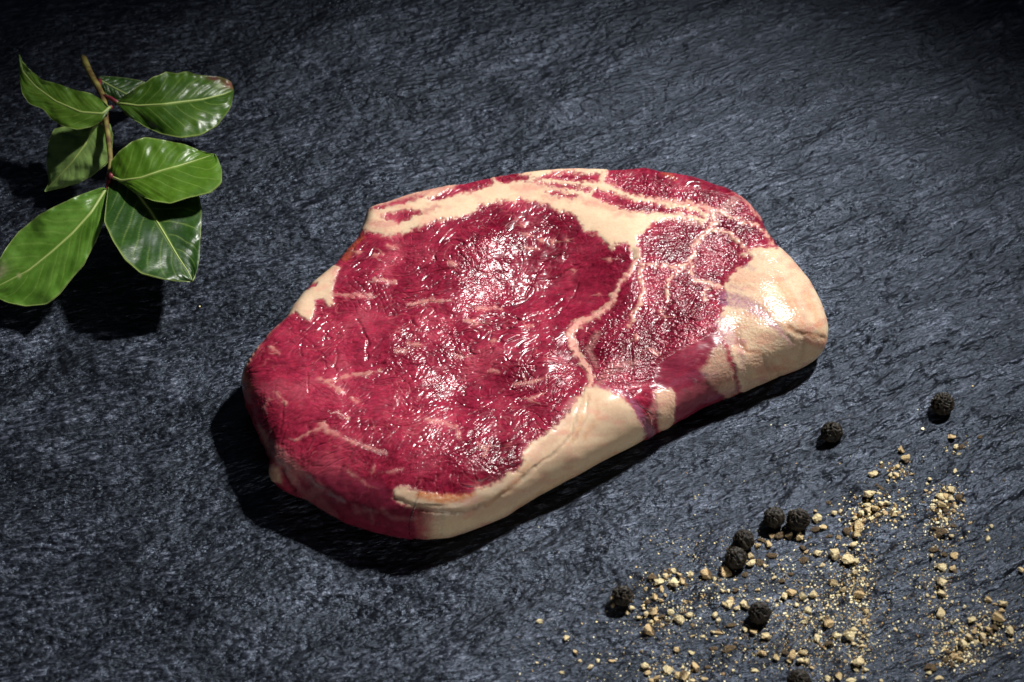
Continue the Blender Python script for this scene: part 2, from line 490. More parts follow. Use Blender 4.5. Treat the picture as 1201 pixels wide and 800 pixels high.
GLOSS = [(545, 300, 55, 30, .6), (575, 355, 55, 22, .6), (500, 415, 60, 40, .55), (560, 540, 70, 30, .5), (650, 500, 30, 40, .6), (470, 510, 90, 40, .35),
         (430, 350, 70, 40, .2), (330, 540, 30, 40, .2), (620, 400, 40, 25, -.3), (590, 235, 40, 14, .3)]
BLUSH = [([(400, 311), (392, 330), (391, 352)], [5, 6, 4], 0.4), ([(340, 350), (352, 336)], [5, 5], 0.3), ([(491, 598), (492, 640)], [8, 12], 0.6), ([(436, 262), (452, 264), (466, 262)], [8, 10, 6], 0.45), ([(440, 242), (480, 231), (520, 221), (560, 210), (600, 202)], [6, 7, 7, 6, 5], 0.5),
         ([(500, 248), (512, 242)], [8, 6], 0.5), ([(600, 220), (640, 219), (660, 222)], [5, 5, 4], 0.35), ([(640, 232), (680, 233), (706, 240), (740, 252)], [4, 5, 7, 5], 0.35),
         ([(716, 200), (760, 201), (790, 206)], [3, 3, 3], 0.5), ([(350, 338), (366, 334)], [4, 4], 0.4), ([(700, 452), (740, 470), (755, 500)], [5, 6, 6], 0.25),
         ([(640, 560), (600, 585), (560, 605)], [12, 14, 10], 0.16), ([(884, 420), (900, 440), (930, 432)], [16, 18, 10], 0.16), ([(925, 365), (945, 385)], [14, 12], 0.18),
         ([(668, 492), (650, 512), (625, 535)], [8, 9, 9], 0.2)]
PURPLE = [([(852, 350), (876, 356), (896, 370), (914, 388), (930, 406)], [18, 14, 10, 7, 3], 0.75), ([(846, 378), (858, 398), (870, 402)], [16, 15, 8], 0.6), ([(868, 410), (872, 440), (880, 462)], [8, 8, 8], 0.35), ([(900, 452), (930, 440), (950, 425)], [8, 8, 6], 0.4), ([(790, 450), (815, 440), (840, 440)], [8, 10, 8], 0.3), ([(700, 452), (735, 462), (752, 480)], [3, 5, 7], 0.5),
          ([(742, 470), (752, 488), (762, 508)], [6, 9, 12], 0.75), ([(835, 470), (868, 455), (900, 445)], [8, 8, 6], 0.35), ([(690, 553), (640, 580), (580, 612), (520, 632)], [4, 5, 6, 4], 0.3),
          ([(876, 310), (884, 317)], [3, 3], 0.6), ([(856, 335), (872, 341)], [3, 2], 0.5)]
BROWN = [([(492, 580), (510, 584), (540, 586), (556, 580)], [8, 11, 9, 5], 0.85), ([(690, 465), (683, 490), (672, 515)], [8, 8, 6], 0.25), ([(620, 545), (600, 570), (570, 592)], [5, 6, 5], 0.4), ([(865, 388), (866, 402), (876, 412), (892, 414)], [5, 5, 5, 5], 0.45), ([(912, 330), (925, 352), (928, 372)], [7, 7, 7], 0.4), ([(925, 384), (942, 391), (966, 396)], [4, 4, 4], 0.5), ([(945, 345), (958, 372), (966, 400)], [8, 9, 9], 0.3), ([(880, 440), (920, 430), (955, 415)], [6, 8, 8], 0.2), ([(600, 600), (660, 565), (720, 532)], [8, 9, 8], 0.2), ([(700, 470), (700, 490), (685, 515)], [4, 5, 5], 0.25),
         ([(405, 300), (415, 285), (425, 277)], [10, 8, 6], 0.4), ([(780, 203), (790, 208)], [6, 6], 0.35), ([(610, 596), (640, 575), (670, 555)], [10, 10, 8], 0.25),
         ([(914, 330), (930, 352), (940, 380)], [10, 8, 6], 0.3), ([(286, 440), (292, 456)], [9, 9], 0.35)]


def make_steak():
    O = np.array(OUT, float)
    c0 = unproj(620, 415, 0.009)[:2] * 1000
    W = unproj(O[:, 0], O[:, 1], O[:, 2] * 0.001)[:, :2] * 1000
    # push outwards to the widest line of the rounded rim
    ny = (W[:, 1] - c0[1]) / np.hypot(*(W - c0).T)
    W = W + (W - c0) / np.hypot(*(W - c0).T)[:, None] * (1.3 * np.abs(ny))[:, None]
    ang = np.unwrap(np.arctan2(W[:, 1] - c0[1], W[:, 0] - c0[0]))
    if ang[-1] < ang[0]:
        W, O, ang = W[::-1], O[::-1], ang[::-1]
    th = np.linspace(0, 2 * np.pi, 3601)[:-1]
    base = ang[0]
    tt = (th - base) % (2 * np.pi) + base
    angp = np.append(ang, ang[0] + 2 * np.pi)

    def tab(col):
        v = np.interp(tt, angp, np.append(col, col[0]))
        return v

    def sm(v, n):
        k = np.hanning(2 * n + 1); k /= k.sum()
        return np.convolve(np.concatenate([v[-n:], v, v[:n]]), k, 'valid')
    Wx = sm(tab(W[:, 0]), 22); Wy = sm(tab(W[:, 1]), 22)
    Ra = sm(tab(O[:, 3]), 120); Tt = sm(tab(O[:, 4]), 200)
    # square grid -> disc (concentric map)
    N = 860
    g = np.linspace(-1, 1, N)
    A, B = np.meshgrid(g, g)
    sw = np.abs(A) > np.abs(B)
    with np.errstate(divide='ignore', invalid='ignore'):
        r = np.where(sw, np.abs(A), np.abs(B))
        phi = np.where(sw, (np.pi / 4) * (B / A), np.pi / 2 - (np.pi / 4) * (A / B))
    phi = np.where(sw & (A < 0), phi + np.pi, phi)
    phi = np.where(~sw & (B < 0), phi + np.pi, phi)
    phi = np.nan_to_num(phi) % (2 * np.pi)
    fi = phi / (2 * np.pi) * 3600

    def at(v):
        i = np.floor(fi).astype(int) % 3600; f = fi - np.floor(fi)
        return v[i] * (1 - f) + v[(i + 1) % 3600] * f
    wx, wy, ra, T = at(Wx), at(Wy), at(Ra), at(Tt)
    dx, dy = wx - c0[0], wy - c0[1]
    D = np.hypot(dx, dy)
    r1 = 0.72
    ph = np.clip((r - r1) / (1 - r1), 0, 1) * np.pi * 0.985
    ex = 2 / 2.35
    cph, sph = np.cos(ph), np.sin(ph)
    rlo = np.where(ra < 9, ra, 9.0)
    rr_ = np.where(ph < np.pi / 2, ra, rlo)
    d_in = D - (D - ra) * (np.clip(r / r1, 0, 1))
    zc = T * np.where(ra > 12, 0.40, 0.47)
    d_rim = rr_ * (1 - np.abs(sph) ** ex)
    d = np.where(r < r1, d_in, d_rim)
    z = np.where(r < r1, T, zc + np.where(cph > 0, (T - zc), zc) * np.sign(cph) * np.abs(cph) ** ex)
    rho = 1 - d / D
    X = c0[0] + dx * rho; Y = c0[1] + dy * rho
    # fade thickness differences towards the middle
    wtop = np.clip(z / T, 0, 1) ** 1.5
    zmid = 17.0
    z = np.where(r < r1, zmid + (T - zmid) * sst(0, 1, r / r1), z)
    P = np.stack([X, Y, z], -1) * 0.001
    px, py = proj(P)
    H = np.zeros_like(z)
    for a, x0, y0, sx, sy in ((-2.6, 645, 335, 75, 38), (1.7, 742, 305, 42, 60), (-1.6, 852, 305, 36, 45), (1.0, 528, 318, 40, 45), (1.1, 480, 520, 120, 42), (-1.0, 676, 410, 24, 40),
                              (0.8, 440, 395, 40, 40), (0.9, 360, 450, 50, 50), (0.9, 560, 290, 40, 25), (1.2, 720, 480, 30, 24),
                              (-1.1, 775, 440, 22, 30), (-1.4, 560, 450, 50, 25), (0.8, 880, 330, 30, 30), (-0.9, 868, 395, 18, 22), (0.7, 560, 545, 50, 18)):
        H += 1.3 * a * np.exp(-((px - x0) / sx) ** 2 - ((py - y0) / sy) ** 2)
    H += 0.55 * fbm(X / 17, Y / 17, 2, 61) + 0.19 * fbm(X / 7, Y / 5.5, 2, 63) * (1 - sst(0.55, 0.72, r))
    z = z + H * wtop + 0.3 * pn(X / 9, (Y + z) / 9, 66) * (1 - wtop) * sst(0.2, 2, z)
    P = np.stack([X, Y, z], -1) * 0.001
    px, py = proj(P)

    # ---- material fields, laid out on the visible face
    wpx = px + 1.6 * pn(px / 11, py / 11, 71) + 0.9 * pn(px / 4, py / 4, 72)
    wpy = py + 1.6 * pn(px / 11, py / 11, 73) + 0.9 * pn(px / 4, py / 4, 74)
    vis = ph < np.pi * 0.8

    def poly(p): return sdpoly(wpx, wpy, p)
    band = poly(FAT_BAND)
    for q in BAND_CUTS:
        band = np.minimum(band, -poly(q))
    # fine meat-and-fat layering in the thin strip along the back
    cap = np.maximum(poly(FAT_CAP), -14)
    tri = poly(FAT_TRI)
    tab_ = poly(FAT_TAB)
    edge = poly(FAT_EDGE)
    patch = np.minimum(poly(FAT_PATCH), -poly(PATCH_CUT))
    patch = np.maximum(patch, stroke(wpx, wpy, *RIM_FAT))
    nub = poly(NUB)
    seam = np.full(px.shape, -20.0)
    for k_, (p, ws) in enumerate(SEAMS):
        seam = np.maximum(seam, stroke(wpx, wpy, p, [(0.9 if k_ == 0 else 0.68) * q for q in ws]))
    fl = np.full(px.shape, -20.0)
    frs = np.random.RandomState(21)
    hair = np.full(px.shape, -10.0)
    for p, ws in FLECKS:
        fl = np.maximum(fl, stroke(wpx, wpy, p, [0.66 * q for q in ws]))
        P_ = np.array(p, float)
        for _ in range(2):
            a_ = P_[frs.randint(len(P_))]; t_ = frs.uniform(-0.9, 0.5) + (math.pi if frs.rand() < 0.5 else 0); L_ = frs.uniform(6, 17)
            b_ = a_ + L_ * np.array([math.cos(t_), -math.sin(t_) * 0.7]); m_ = (a_ + b_) / 2 + frs.randn(2) * 1.5
            hair = np.maximum(hair, stroke(wpx, wpy, [a_, m_, b_], [0.9, 0.3, -1.2]))
    fl = np.maximum(fl, stroke(wpx, wpy, *RIM_FAT2))
    main = np.maximum.reduce([band, cap, tab_, edge, patch, nub])
    jag = 2.2 * fbm(X / 1.3, (Y + z) / 1.3, 3, 81)
    edge_soft = edge + 1.3 * fbm(X / 1.0, (Y + z) / 1.0, 2, 83)
    F = np.maximum.reduce([sst(-2.6, 2.6, band + 1.3 * jag), sst(-2.4, 2.4, cap + 1.1 * jag), 0.55 * sst(-3, 6, tri + jag), sst(-2.0, 2.5, tab_ + 0.5 * jag) * 0.72,
                           sst(-3.0, 3.0, edge_soft + 1.0 * jag), sst(-1.5, 1.5, patch + 0.3 * jag), sst(-2, 3, nub) * 0.6,
                           sst(-2.6, 2.2, seam + 1.5 * jag) * 0.74, sst(-1.2, 0.8, hair) * 0.30, sst(-1.7, 1.3, fl + 0.9 * jag) * 0.46 * np.clip(0.95 + 0.5 * pn(X / 2.2, Y / 2.2, 86), 0.4, 1)])
    # fine pink marbling threads
    ux = X + 2.5 * pn(X / 8, Y / 8, 90); uy = Y + z * 0.5 + 2.5 * pn(X / 8, Y / 8, 91)
    v1 = 1 - np.abs(pn(ux / 6.0, uy / 3.6, 92)); v2 = 1 - np.abs(pn(ux / 2.6, uy / 2.4, 93))
    thr = sst(0.965, 1.0, v1) * sst(-0.1, 0.5, pn(X / 9, Y / 9, 94)) * 0.32 + sst(0.90, 1.0, v2) * sst(0.0, 0.6, pn(X / 12, Y / 12, 95)) * 0.20
    veil = np.zeros_like(px)
    for p, ws, s in VEILS:
        veil = np.maximum(veil, s * sst(-3, 3, stroke(wpx, wpy, p, ws)))
    rightm = sst(-4, 6, sdpoly(px, py, [(700, 195), (900, 240), (905, 290), (850, 350), (845, 385), (775, 420), (770, 450), (700, 450), (680, 400), (690, 380), (740, 340), (752, 300), (752, 268), (700, 235)]))
    thr = thr * (1 - 0.3 * rightm) * wtop * (1 - 0.85 * np.exp(-((px - 680) / 70) ** 2 - ((py - 325) / 45) ** 2))
    # colours (linear albedo)
    n_m = fbm(X / 10, Y / 10, 3, 101); n_f = fbm(X / 0.9, (Y + z) / 0.7, 3, 104); n_b = fbm(X / 5, (Y + z) / 5, 3, 107)
    meat = np.array([0.255, 0.017, 0.043]); deep = np.array([0.095, 0.0015, 0.011]); pale = np.array([0.36, 0.070, 0.098])
    dk = np.clip(0.42 + 0.42 * n_m + 0.25 * n_f, 0, 1)
    for x0, y0, sx, sy, a in ((620, 270, 60, 30, .45), (560, 300, 40, 25, .2), (800, 300, 80, 70, .35), (590, 540, 70, 30, .45), (430, 590, 60, 25, .5),
                              (740, 390, 60, 50, .35), (610, 440, 40, 20, .25), (850, 480, 60, 18, .4), (870, 260, 40, 40, .3),
                              (380, 400, 60, 50, -.4), (460, 470, 80, 50, -.35), (340, 470, 40, 50, -.35), (400, 540, 50, 25, -.15), (690, 340, 40, 30, -.1)):
        dk = np.clip(dk + a * np.exp(-((px - x0) / sx) ** 2 - ((py - y0) / sy) ** 2), 0, 1)
    col = meat + (deep - meat) * dk[..., None]
    col = col * (1 + 0.30 * np.clip(pn(X / 2.6, (Y + z) / 1.7, 112) + 0.5 * pn(X / 1.1, (Y + z) / 0.8, 113), -1, 1))[..., None]
    pl = np.clip(sst(0.1, 0.9, -n_m + 0.35 * n_f) * (1 - dk) * 0.45, 0, 1)[..., None]
    col = col + (pale - col) * pl
    fatc = np.array([0.56, 0.42, 0.29]); fat2 = np.array([0.53, 0.33, 0.225]); fat3 = np.array([0.66, 0.53, 0.33])
    f1 = np.clip(0.35 + 0.5 * n_b, 0, 1)[..., None]
    fcol = fatc + (fat2 - fatc) * f1 * 0.55
    lowside = sst(14, 7, z)[..., None]
    fcol = fcol + (fat3 - fcol) * lowside * 0.6
    pinky = np.clip(sst(0.1, 0.8, fbm(X / 5.5, (Y + z) / 3.5, 2, 110)), 0, 1)[..., None]
    fcol = fcol + (np.array([0.55, 0.22, 0.18]) - fcol) * pinky * 0.38
    n_side = fbm(X / 2.5, z / 2.5, 3, 119)
    blush = np.zeros_like(px)
    for p, ws, s in BLUSH:
        blush = np.maximum(blush, s * sst(-5, 4, stroke(wpx, wpy, p, ws) + 1.6 * jag))
    F = F * (1 - blush)
    F = F * (1 - (1 - sst(480, 524, wpx + 5 * n_side)) * sst(592, 600, py) * (px < 560))
    seam_only = (sst(-1, 1, seam) * (1 - sst(-1, 1, main)))[..., None]
    fcol = fcol + (np.array([0.66, 0.32, 0.26]) - fcol) * seam_only * 0.75
    capm = sst(-3, 6, cap)[..., None]
    fcol = fcol * (1 - 0.10 * capm) + capm * (np.array([0.50, 0.24, 0.17]) - fcol) * 0.45 * sst(0.0, 0.7, fbm(X / 7 + 3, (Y + z) / 4, 3, 114))[..., None]
    # meat close to fat is tinted by it: a pink margin
    pinkm = np.clip(sst(-5, 0, np.maximum(main, np.maximum(seam, fl) - 1)), 0, 1)[..., None]
    col = col + (np.array([0.55, 0.13, 0.15]) - col) * pinkm * 0.30
    col = col + (np.array([0.62, 0.22, 0.21]) - col) * np.clip(thr, 0, 1)[..., None]
    col = col + (np.array([0.48, 0.27, 0.24]) - col) * veil[..., None]
    FF = F[..., None]
    fl_only = (sst(-2, 1, fl) * (1 - sst(-2, 1, np.maximum(main, seam))))[..., None]
    fcol = fcol + (np.array([0.55, 0.27, 0.23]) - fcol) * fl_only * 0.7
    col = col + (fcol - col) * FF
    for lst, tint in ((PURPLE, (0.24, 0.10, 0.16)), (BROWN, (0.42, 0.13, 0.035))):
        mk = np.zeros_like(px)
        for p, ws, s in lst:
            mk = np.maximum(mk, s * sst(-3, 3, stroke(wpx, wpy, p, ws)))
        mk = mk * np.clip(0.8 + 0.5 * n_f, 0, 1)
        col = col + (np.array(tint) - col) * mk[..., None]
    # front membrane areas: darker purple and smooth
    memb = np.maximum(sst(-5, 5, sdpoly(wpx, wpy, [(350, 560), (400, 553), (450, 565), (465, 590), (486, 600), (490, 650), (400, 640), (330, 590)])),
                      sst(-4, 4, sdpoly(wpx, wpy, [(768, 428), (812, 406), (838, 392), (842, 402), (830, 420), (820, 440), (850, 470), (790, 515), (790, 460), (765, 455)]))) * (1 - F)
    col = col + (np.array([0.17, 0.022, 0.045]) - col) * (memb * 0.55)[..., None]
    # traced creases: sunk into the relief and coloured darker
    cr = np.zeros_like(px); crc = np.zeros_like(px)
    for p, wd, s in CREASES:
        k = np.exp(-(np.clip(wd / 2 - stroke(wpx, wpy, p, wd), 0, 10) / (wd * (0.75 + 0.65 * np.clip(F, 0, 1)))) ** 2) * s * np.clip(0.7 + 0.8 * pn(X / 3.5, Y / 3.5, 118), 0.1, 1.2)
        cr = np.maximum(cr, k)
    # cracks between fibre bundles
    ang1 = math.radians(28)
    fu = (ux * math.cos(ang1) + uy * math.sin(ang1)); fv = (-ux * math.sin(ang1) + uy * math.cos(ang1))
    rid = 1 - np.abs(pn(fu / 7.5, fv / 2.6, 120)); rid2 = 1 - np.abs(pn(fu / 2.6, fv / 1.1, 123))
    ang2 = math.radians(-55)
    gu = (ux * math.cos(ang2) + uy * math.sin(ang2)); gv = (-ux * math.sin(ang2) + uy * math.cos(ang2))
    rid3 = 1 - np.abs(pn(gu / 6, gv / 2.4, 126))
    mA = sst(-0.2, 0.4, pn(X / 14, Y / 14, 128)); mB = sst(-0.1, 0.5, pn(X / 14, Y / 14, 129))
    smooth_zone = np.exp(-((px - 680) / 60) ** 2 - ((py - 330) / 40) ** 2) + memb + 0.6 * np.exp(-((px - 350) / 40) ** 2 - ((py - 440) / 45) ** 2)
    smooth_zone = np.clip(smooth_zone, 0, 1)
    crack = wtop * (sst(0.90, 1.0, rid) * mA * 0.8 + sst(0.88, 1, rid2) * 0.35 + sst(0.92, 1, rid3) * mB * 0.6) * (1 - 0.75 * smooth_zone)
    mm = 1 - np.clip(F * 1.4, 0, 1)
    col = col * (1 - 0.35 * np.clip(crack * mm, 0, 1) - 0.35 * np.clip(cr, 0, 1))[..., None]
    # ---- relief (mm)
    side = 1 - wtop
    patchy = np.zeros_like(px)
    for x0, y0, sx, sy, a in GLOSS:
        patchy = patchy + a * np.exp(-((px - x0) / sx) ** 2 - ((py - y0) / sy) ** 2)
    gl = np.clip(0.18 + 0.70 * rightm + patchy + 0.45 * pn(X / 8, Y / 8, 140), 0.06, 1.4) * (1 - 0.8 * smooth_zone) * (1 - 0.6 * side)
    qx, qy = X, Y + z * 0.8
    bumps = fbm(qx / 1.25, qy / 0.95, 2, 150); fine = pn(qx / 0.62, qy / 0.5, 155)
    fib = pn(fu / 3.4, fv / 0.9, 158)
    rel_m = gl * (0.100 * bumps + 0.025 * fine) + 0.05 * fib * (0.3 + gl) - 0.30 * crack * (1 - side) + 0.13 * fbm(qx / 4, qy / 4, 2, 160) - 0.12
    rel_f = 0.10 * fbm(qx / 6.5, qy / 5.0, 2, 165) + 0.008 * fbm(qx / 0.8, qy / 0.8, 2, 168)
    rel = rel_m * mm + rel_f * (1 - mm) - (0.42 + 0.13 * mm) * cr
    # normals of the smooth body
    tu = np.gradient(P, axis=1); tv = np.gradient(P, axis=0)
    Nn = np.cross(tu, tv); Nn /= np.linalg.norm(Nn, axis=-1, keepdims=True) + 1e-12
    # on the diagonals of the square-to-disc map the tangents fold: take the normals from beside them
    okn = (np.abs(np.abs(A) - np.abs(B)) > 2.6 * (2 / (N - 1))).astype(float)
    acc = Nn * okn[..., None]; wgt = okn.copy()
    for ax in (0, 1):
        acc = sum(np.roll(acc, k, axis=ax) for k in range(-4, 5)); wgt = sum(np.roll(wgt, k, axis=ax) for k in range(-4, 5))
    acc /= np.linalg.norm(acc, axis=-1, keepdims=True) + 1e-12
    inner = np.zeros_like(okn); inner[4:-4, 4:-4] = 1
    Nn = np.where(((okn < 0.5) & (inner > 0.5))[..., None], acc, Nn)
    fadeb = np.where(r > r1, sst(0.97, 0.85, ph / np.pi), 1.0)
    P2 = P + Nn * (rel * fadeb * 0.001)[..., None]
    wet = np.clip(gl, 0, 1.5) * mm + (0.04 + 0.36 * sst(750, 800, px)) * (1 - mm)
    rough = 0.27 + 0.10 * (1 - mm) + 0.06 * pn(X / 3, Y / 3, 170)

    wf = np.clip(0.75 - rightm, 0, 1) * mm          # fibres stretch the relief of the big muscle only
    grain = np.stack([(1 - wf) * X + wf * fu / 1.9, (1 - wf) * (Y * 1.15) + wf * fv * 1.15, z], -1).reshape(-1, 3)
    root = bpy.data.objects.new('raw_steak', None)
    C.objects.link(root)
    org = Vector((c0[0] * 0.001, c0[1] * 0.001, 0.0)); root.location = org
    root.empty_display_size = 0.02
    tag(root, 'thick raw red beef steak with cream fat edges lying on the slate', 'steak')
    off = np.array([c0[0], c0[1], 0]) * 0.001

    # materials
    def flesh(name, fat):
        M = NT(name); b = M.b
        ca = M.n('ShaderNodeAttribute', attribute_name='tint').outputs['Color']
        wa = M.n('ShaderNodeAttribute', attribute_name='wet').outputs['Fac']
        co = M.n('ShaderNodeAttribute', attribute_name='grain').outputs['Vector']
        n1 = M.noise(co, 2.6, 1, 0.5); n2 = M.noise(co, 1.4, 1, 0.5)
        gr = M.ramp(n2, [(0.3, 0.96 if fat else 0.84), (0.7, 1.03 if fat else 1.14)])
        col = M.mix(1.0, ca, gr, 'MULTIPLY')
        M.l(col, b.inputs['Base Color'])
        rg = M.ramp(M.noise(co, 0.42, 2), [(0.3, 0.18 if not fat else 0.20), (0.7, 0.30 if not fat else 0.34)])
        M.l(rg, b.inputs['Roughness'])
        b.inputs['Subsurface Weight'].default_value = 0.35 if not fat else 0.5
        b.inputs['Subsurface Radius'].default_value = (1.0, 0.25, 0.18) if not fat else (1.0, 0.6, 0.4)
        b.inputs['Subsurface Scale'].default_value = 0.0011 if not fat else 0.0026
        b.inputs['IOR'].default_value = 1.4
        b.inputs['Specular IOR Level'].default_value = 0.6 if not fat else 0.45
        hs = M.math('ADD', M.math('MULTIPLY', n1, 0.30), M.math('MULTIPLY', n2, 0.9))
        bp = M.n('ShaderNodeBump'); bp.inputs['Distance'].default_value = 0.00050
        M.l(hs, bp.inputs['Height'])
        M.l(M.math('MULTIPLY', wa, 0.9), bp.inputs['Strength'])
        M.l(bp.outputs[0], b.inputs['Normal'])
        return M.m
    mat_meat = flesh('raw_meat', False); mat_fat = flesh('raw_fat', True)

    ii = (np.arange(N - 1)[:, None] * N + np.arange(N - 1)[None])
    qall = np.stack([ii, ii + 1, ii + N + 1, ii + N], -1).reshape(-1, 4)
    Vt = (P2 - off).reshape(-1, 3)

    def split(q):
        # cells on the map's diagonals are nearly triangles: cut them along the diagonal
        i0, j0 = q[:, 0] // N, q[:, 0] % N
        dm, da = i0 == j0, (i0 + j0) == N - 2
        a_, b_ = q[dm & ~da], q[da]
        tr = np.vstack([a_[:, [0, 1, 2]], a_[:, [0, 2, 3]], b_[:, [1, 2, 3]], b_[:, [1, 3, 0]]])
        return q[~(dm | da)], tr
    rim = np.concatenate([np.arange(N), np.arange(1, N) * N + N - 1, (N - 1) * N + np.arange(N - 2, -1, -1), np.arange(N - 2, 0, -1) * N])
    V = np.vstack([Vt, [[0, 0, 0.0003]]])
    k = np.arange(len(rim)); k2 = (k + 1) % len(rim)
    tris = np.stack([rim[k2], rim[k], np.full(len(rim), len(Vt))], -1)
    q4, t3 = split(qall)
    me = np_mesh('lean_meat', V, q4, np.vstack([t3, tris]), mat_meat)
    colf = col.reshape(-1, 3)
    set_col(me, 'tint', np.clip(np.vstack([colf, [[0.2, 0.01, 0.03]]]), 0.002, 0.9))
    set_f(me, 'wet', np.append(wet.ravel(), 0))
    set_v(me, 'grain', np.vstack([grain, [[0, 0, 0]]]))
    link('lean_meat', me, root)

    def overlay(name, sd, lift, label=None):
        s = sd + 0.35 * jag
        m = (s > -2.6) & (r < 0.985)
        mf = m.ravel()
        qs = qall[mf[qall].all(1)]
        if not len(qs): return
        used = np.unique(qs)
        mp = -np.ones(N * N, np.int64); mp[used] = np.arange(len(used))
        q = mp[qs]
        h = np.interp(s.ravel()[used], [-2.6, -1.2, 0.6, 4.0, 12.0], [-0.14, -0.05, 0.01, lift, lift * 1.3])
        Pu = P2.reshape(-1, 3)[used] - off; Nu = Nn.reshape(-1, 3)[used]
        top = Pu + Nu * (h * 0.001)[:, None]
        bot = Pu - Nu * 0.0017
        n = len(used)
        e = np.concatenate([q[:, [0, 1]], q[:, [1, 2]], q[:, [2, 3]], q[:, [3, 0]]])
        key_ = np.sort(e, 1); key_ = key_[:, 0] * n + key_[:, 1]
        u, inv, cnt = np.unique(key_, return_inverse=True, return_counts=True)
        be = e[cnt[inv] == 1]
        sideq = np.stack([be[:, 1], be[:, 0], be[:, 0] + n, be[:, 1] + n], -1)
        q4, t3 = split(qs)
        t3 = mp[t3]
        qq = np.vstack([mp[q4], q[:, ::-1] + n, sideq])
        me = np_mesh(name, np.vstack([top, bot]), qq, t3 if len(t3) else None, mat=mat_fat)
        cc = np.clip(colf[used], 0.002, 0.9)
        set_col(me, 'tint', np.vstack([cc, cc]))
        wv = wet.ravel()[used]
        set_f(me, 'wet', np.append(wv, wv))
        set_v(me, 'grain', np.vstack([grain[used], grain[used]]))
        o = link(name, me, root)
        if label: o['label'] = label
    overlay('fat_band', band, 0.07, 'long cream fat band along the back edge')
    overlay('fat_cap', cap, 0.08, 'thick cream fat cap at the right end')
    overlay('fat_tab', tab_, 0.15, 'small pale fat tab on the front side')
    overlay('fat_edge', np.where(py > 592, np.minimum(edge, (px - 518) * 0.4), edge), 0.07, 'broad cream fat edge along the front')
    overlay('fat_patch', patch, 0.08, 'cream fat patch on the left edge')
    overlay('fat_seam', seam, 0.03, 'thin pale fat seams between the muscles')
    overlay('fat_nub', nub, 0.2, 'tiny fat nub at the lower left')


make_steak()


# ------------------------------------------------------------------ bay sprig
def resample(P, n):
    P = np.asarray(P, float)
    s = np.concatenate([[0], np.cumsum(np.linalg.norm(np.diff(P[:, :2], axis=0), axis=1))]); s /= s[-1]
    t = np.linspace(0, 1, n)
    out = np.stack([np.interp(t, s, P[:, k]) for k in range(P.shape[1])], -1)
    k = np.array([1, 2, 3, 2, 1.0]); k /= k.sum()
    for _ in range(2):
        pad = np.vstack([out[:1], out[:1], out, out[-1:], out[-1:]])
        sm = sum(k[j] * pad[j:j + n] for j in range(5))
        sm[0] = out[0]; sm[-1] = out[-1]; out = sm
    return out


def tube(pts, rad, mat, name, parent, n=10, org=None):
    pts = np.asarray(pts, float); rad = np.asarray(rad, float)
    V = []; Q = []
    for i, p in enumerate(pts):
        t = pts[min(i + 1, len(pts) - 1)] - pts[max(i - 1, 0)]
        t = t / (np.linalg.norm(t) + 1e-12)
        a = np.cross(t, [0, 0, 1.0]); a /= np.linalg.norm(a) + 1e-12
        b = np.cross(a, t)
        for j in range(n):
            q = 2 * math.pi * j / n
            V.append(p + rad[i] * (math.cos(q) * a + math.sin(q) * b))
    for i in range(len(pts) - 1):
        for j in range(n):
            Q.append((i * n + j, i * n + (j + 1) % n, (i + 1) * n + (j + 1) % n, (i + 1) * n + j))
    V.append(pts[0]); V.append(pts[-1]); a = len(V) - 2
    T = [(a, (j + 1) % n, j) for j in range(n)] + [(a + 1, (len(pts) - 1) * n + j, (len(pts) - 1) * n + (j + 1) % n) for j in range(n)]
    V = np.array(V) - (org if org is not None else 0)
    me = np_mesh(name, V, np.array(Q), np.array(T), mat)
    return link(name, me, parent)


def leaf_material():
    M = NT('bay_leaf'); b = M.b
    ca = M.n('ShaderNodeAttribute', attribute_name='tint').outputs['Color']
    co = M.mapped()
    n1 = M.noise(co, 420, 4, 0.6); n2 = M.noise(co, 2400, 2)
    col = M.mix(1.0, ca, M.ramp(n1, [(0.35, 0.88), (0.65, 1.10)]), 'MULTIPLY')
    M.l(col, b.inputs['Base Color'])
    M.l(M.ramp(n1, [(0.3, 0.30), (0.7, 0.40)]), b.inputs['Roughness'])
    b.inputs['Specular IOR Level'].default_value = 0.42
    bp = M.n('ShaderNodeBump'); bp.inputs['Distance'].default_value = 0.00025; bp.inputs['Strength'].default_value = 0.5
    M.l(n1, bp.inputs['Height']); M.l(bp.outputs[0], b.inputs['Normal'])
    tr = M.n('ShaderNodeBsdfTranslucent')
    M.l(M.mix(1.0, col, (1.2, 1.5, 0.5), 'MULTIPLY'), tr.inputs[0])
    mx = M.n('ShaderNodeMixShader'); mx.inputs[0].default_value = 0.28
    M.l(b.outputs[0], mx.inputs[1]); M.l(tr.outputs[0], mx.inputs[2])
    out = M.t.nodes['Material Output']
    M.l(mx.outputs[0], out.inputs['Surface'])
    return M.m


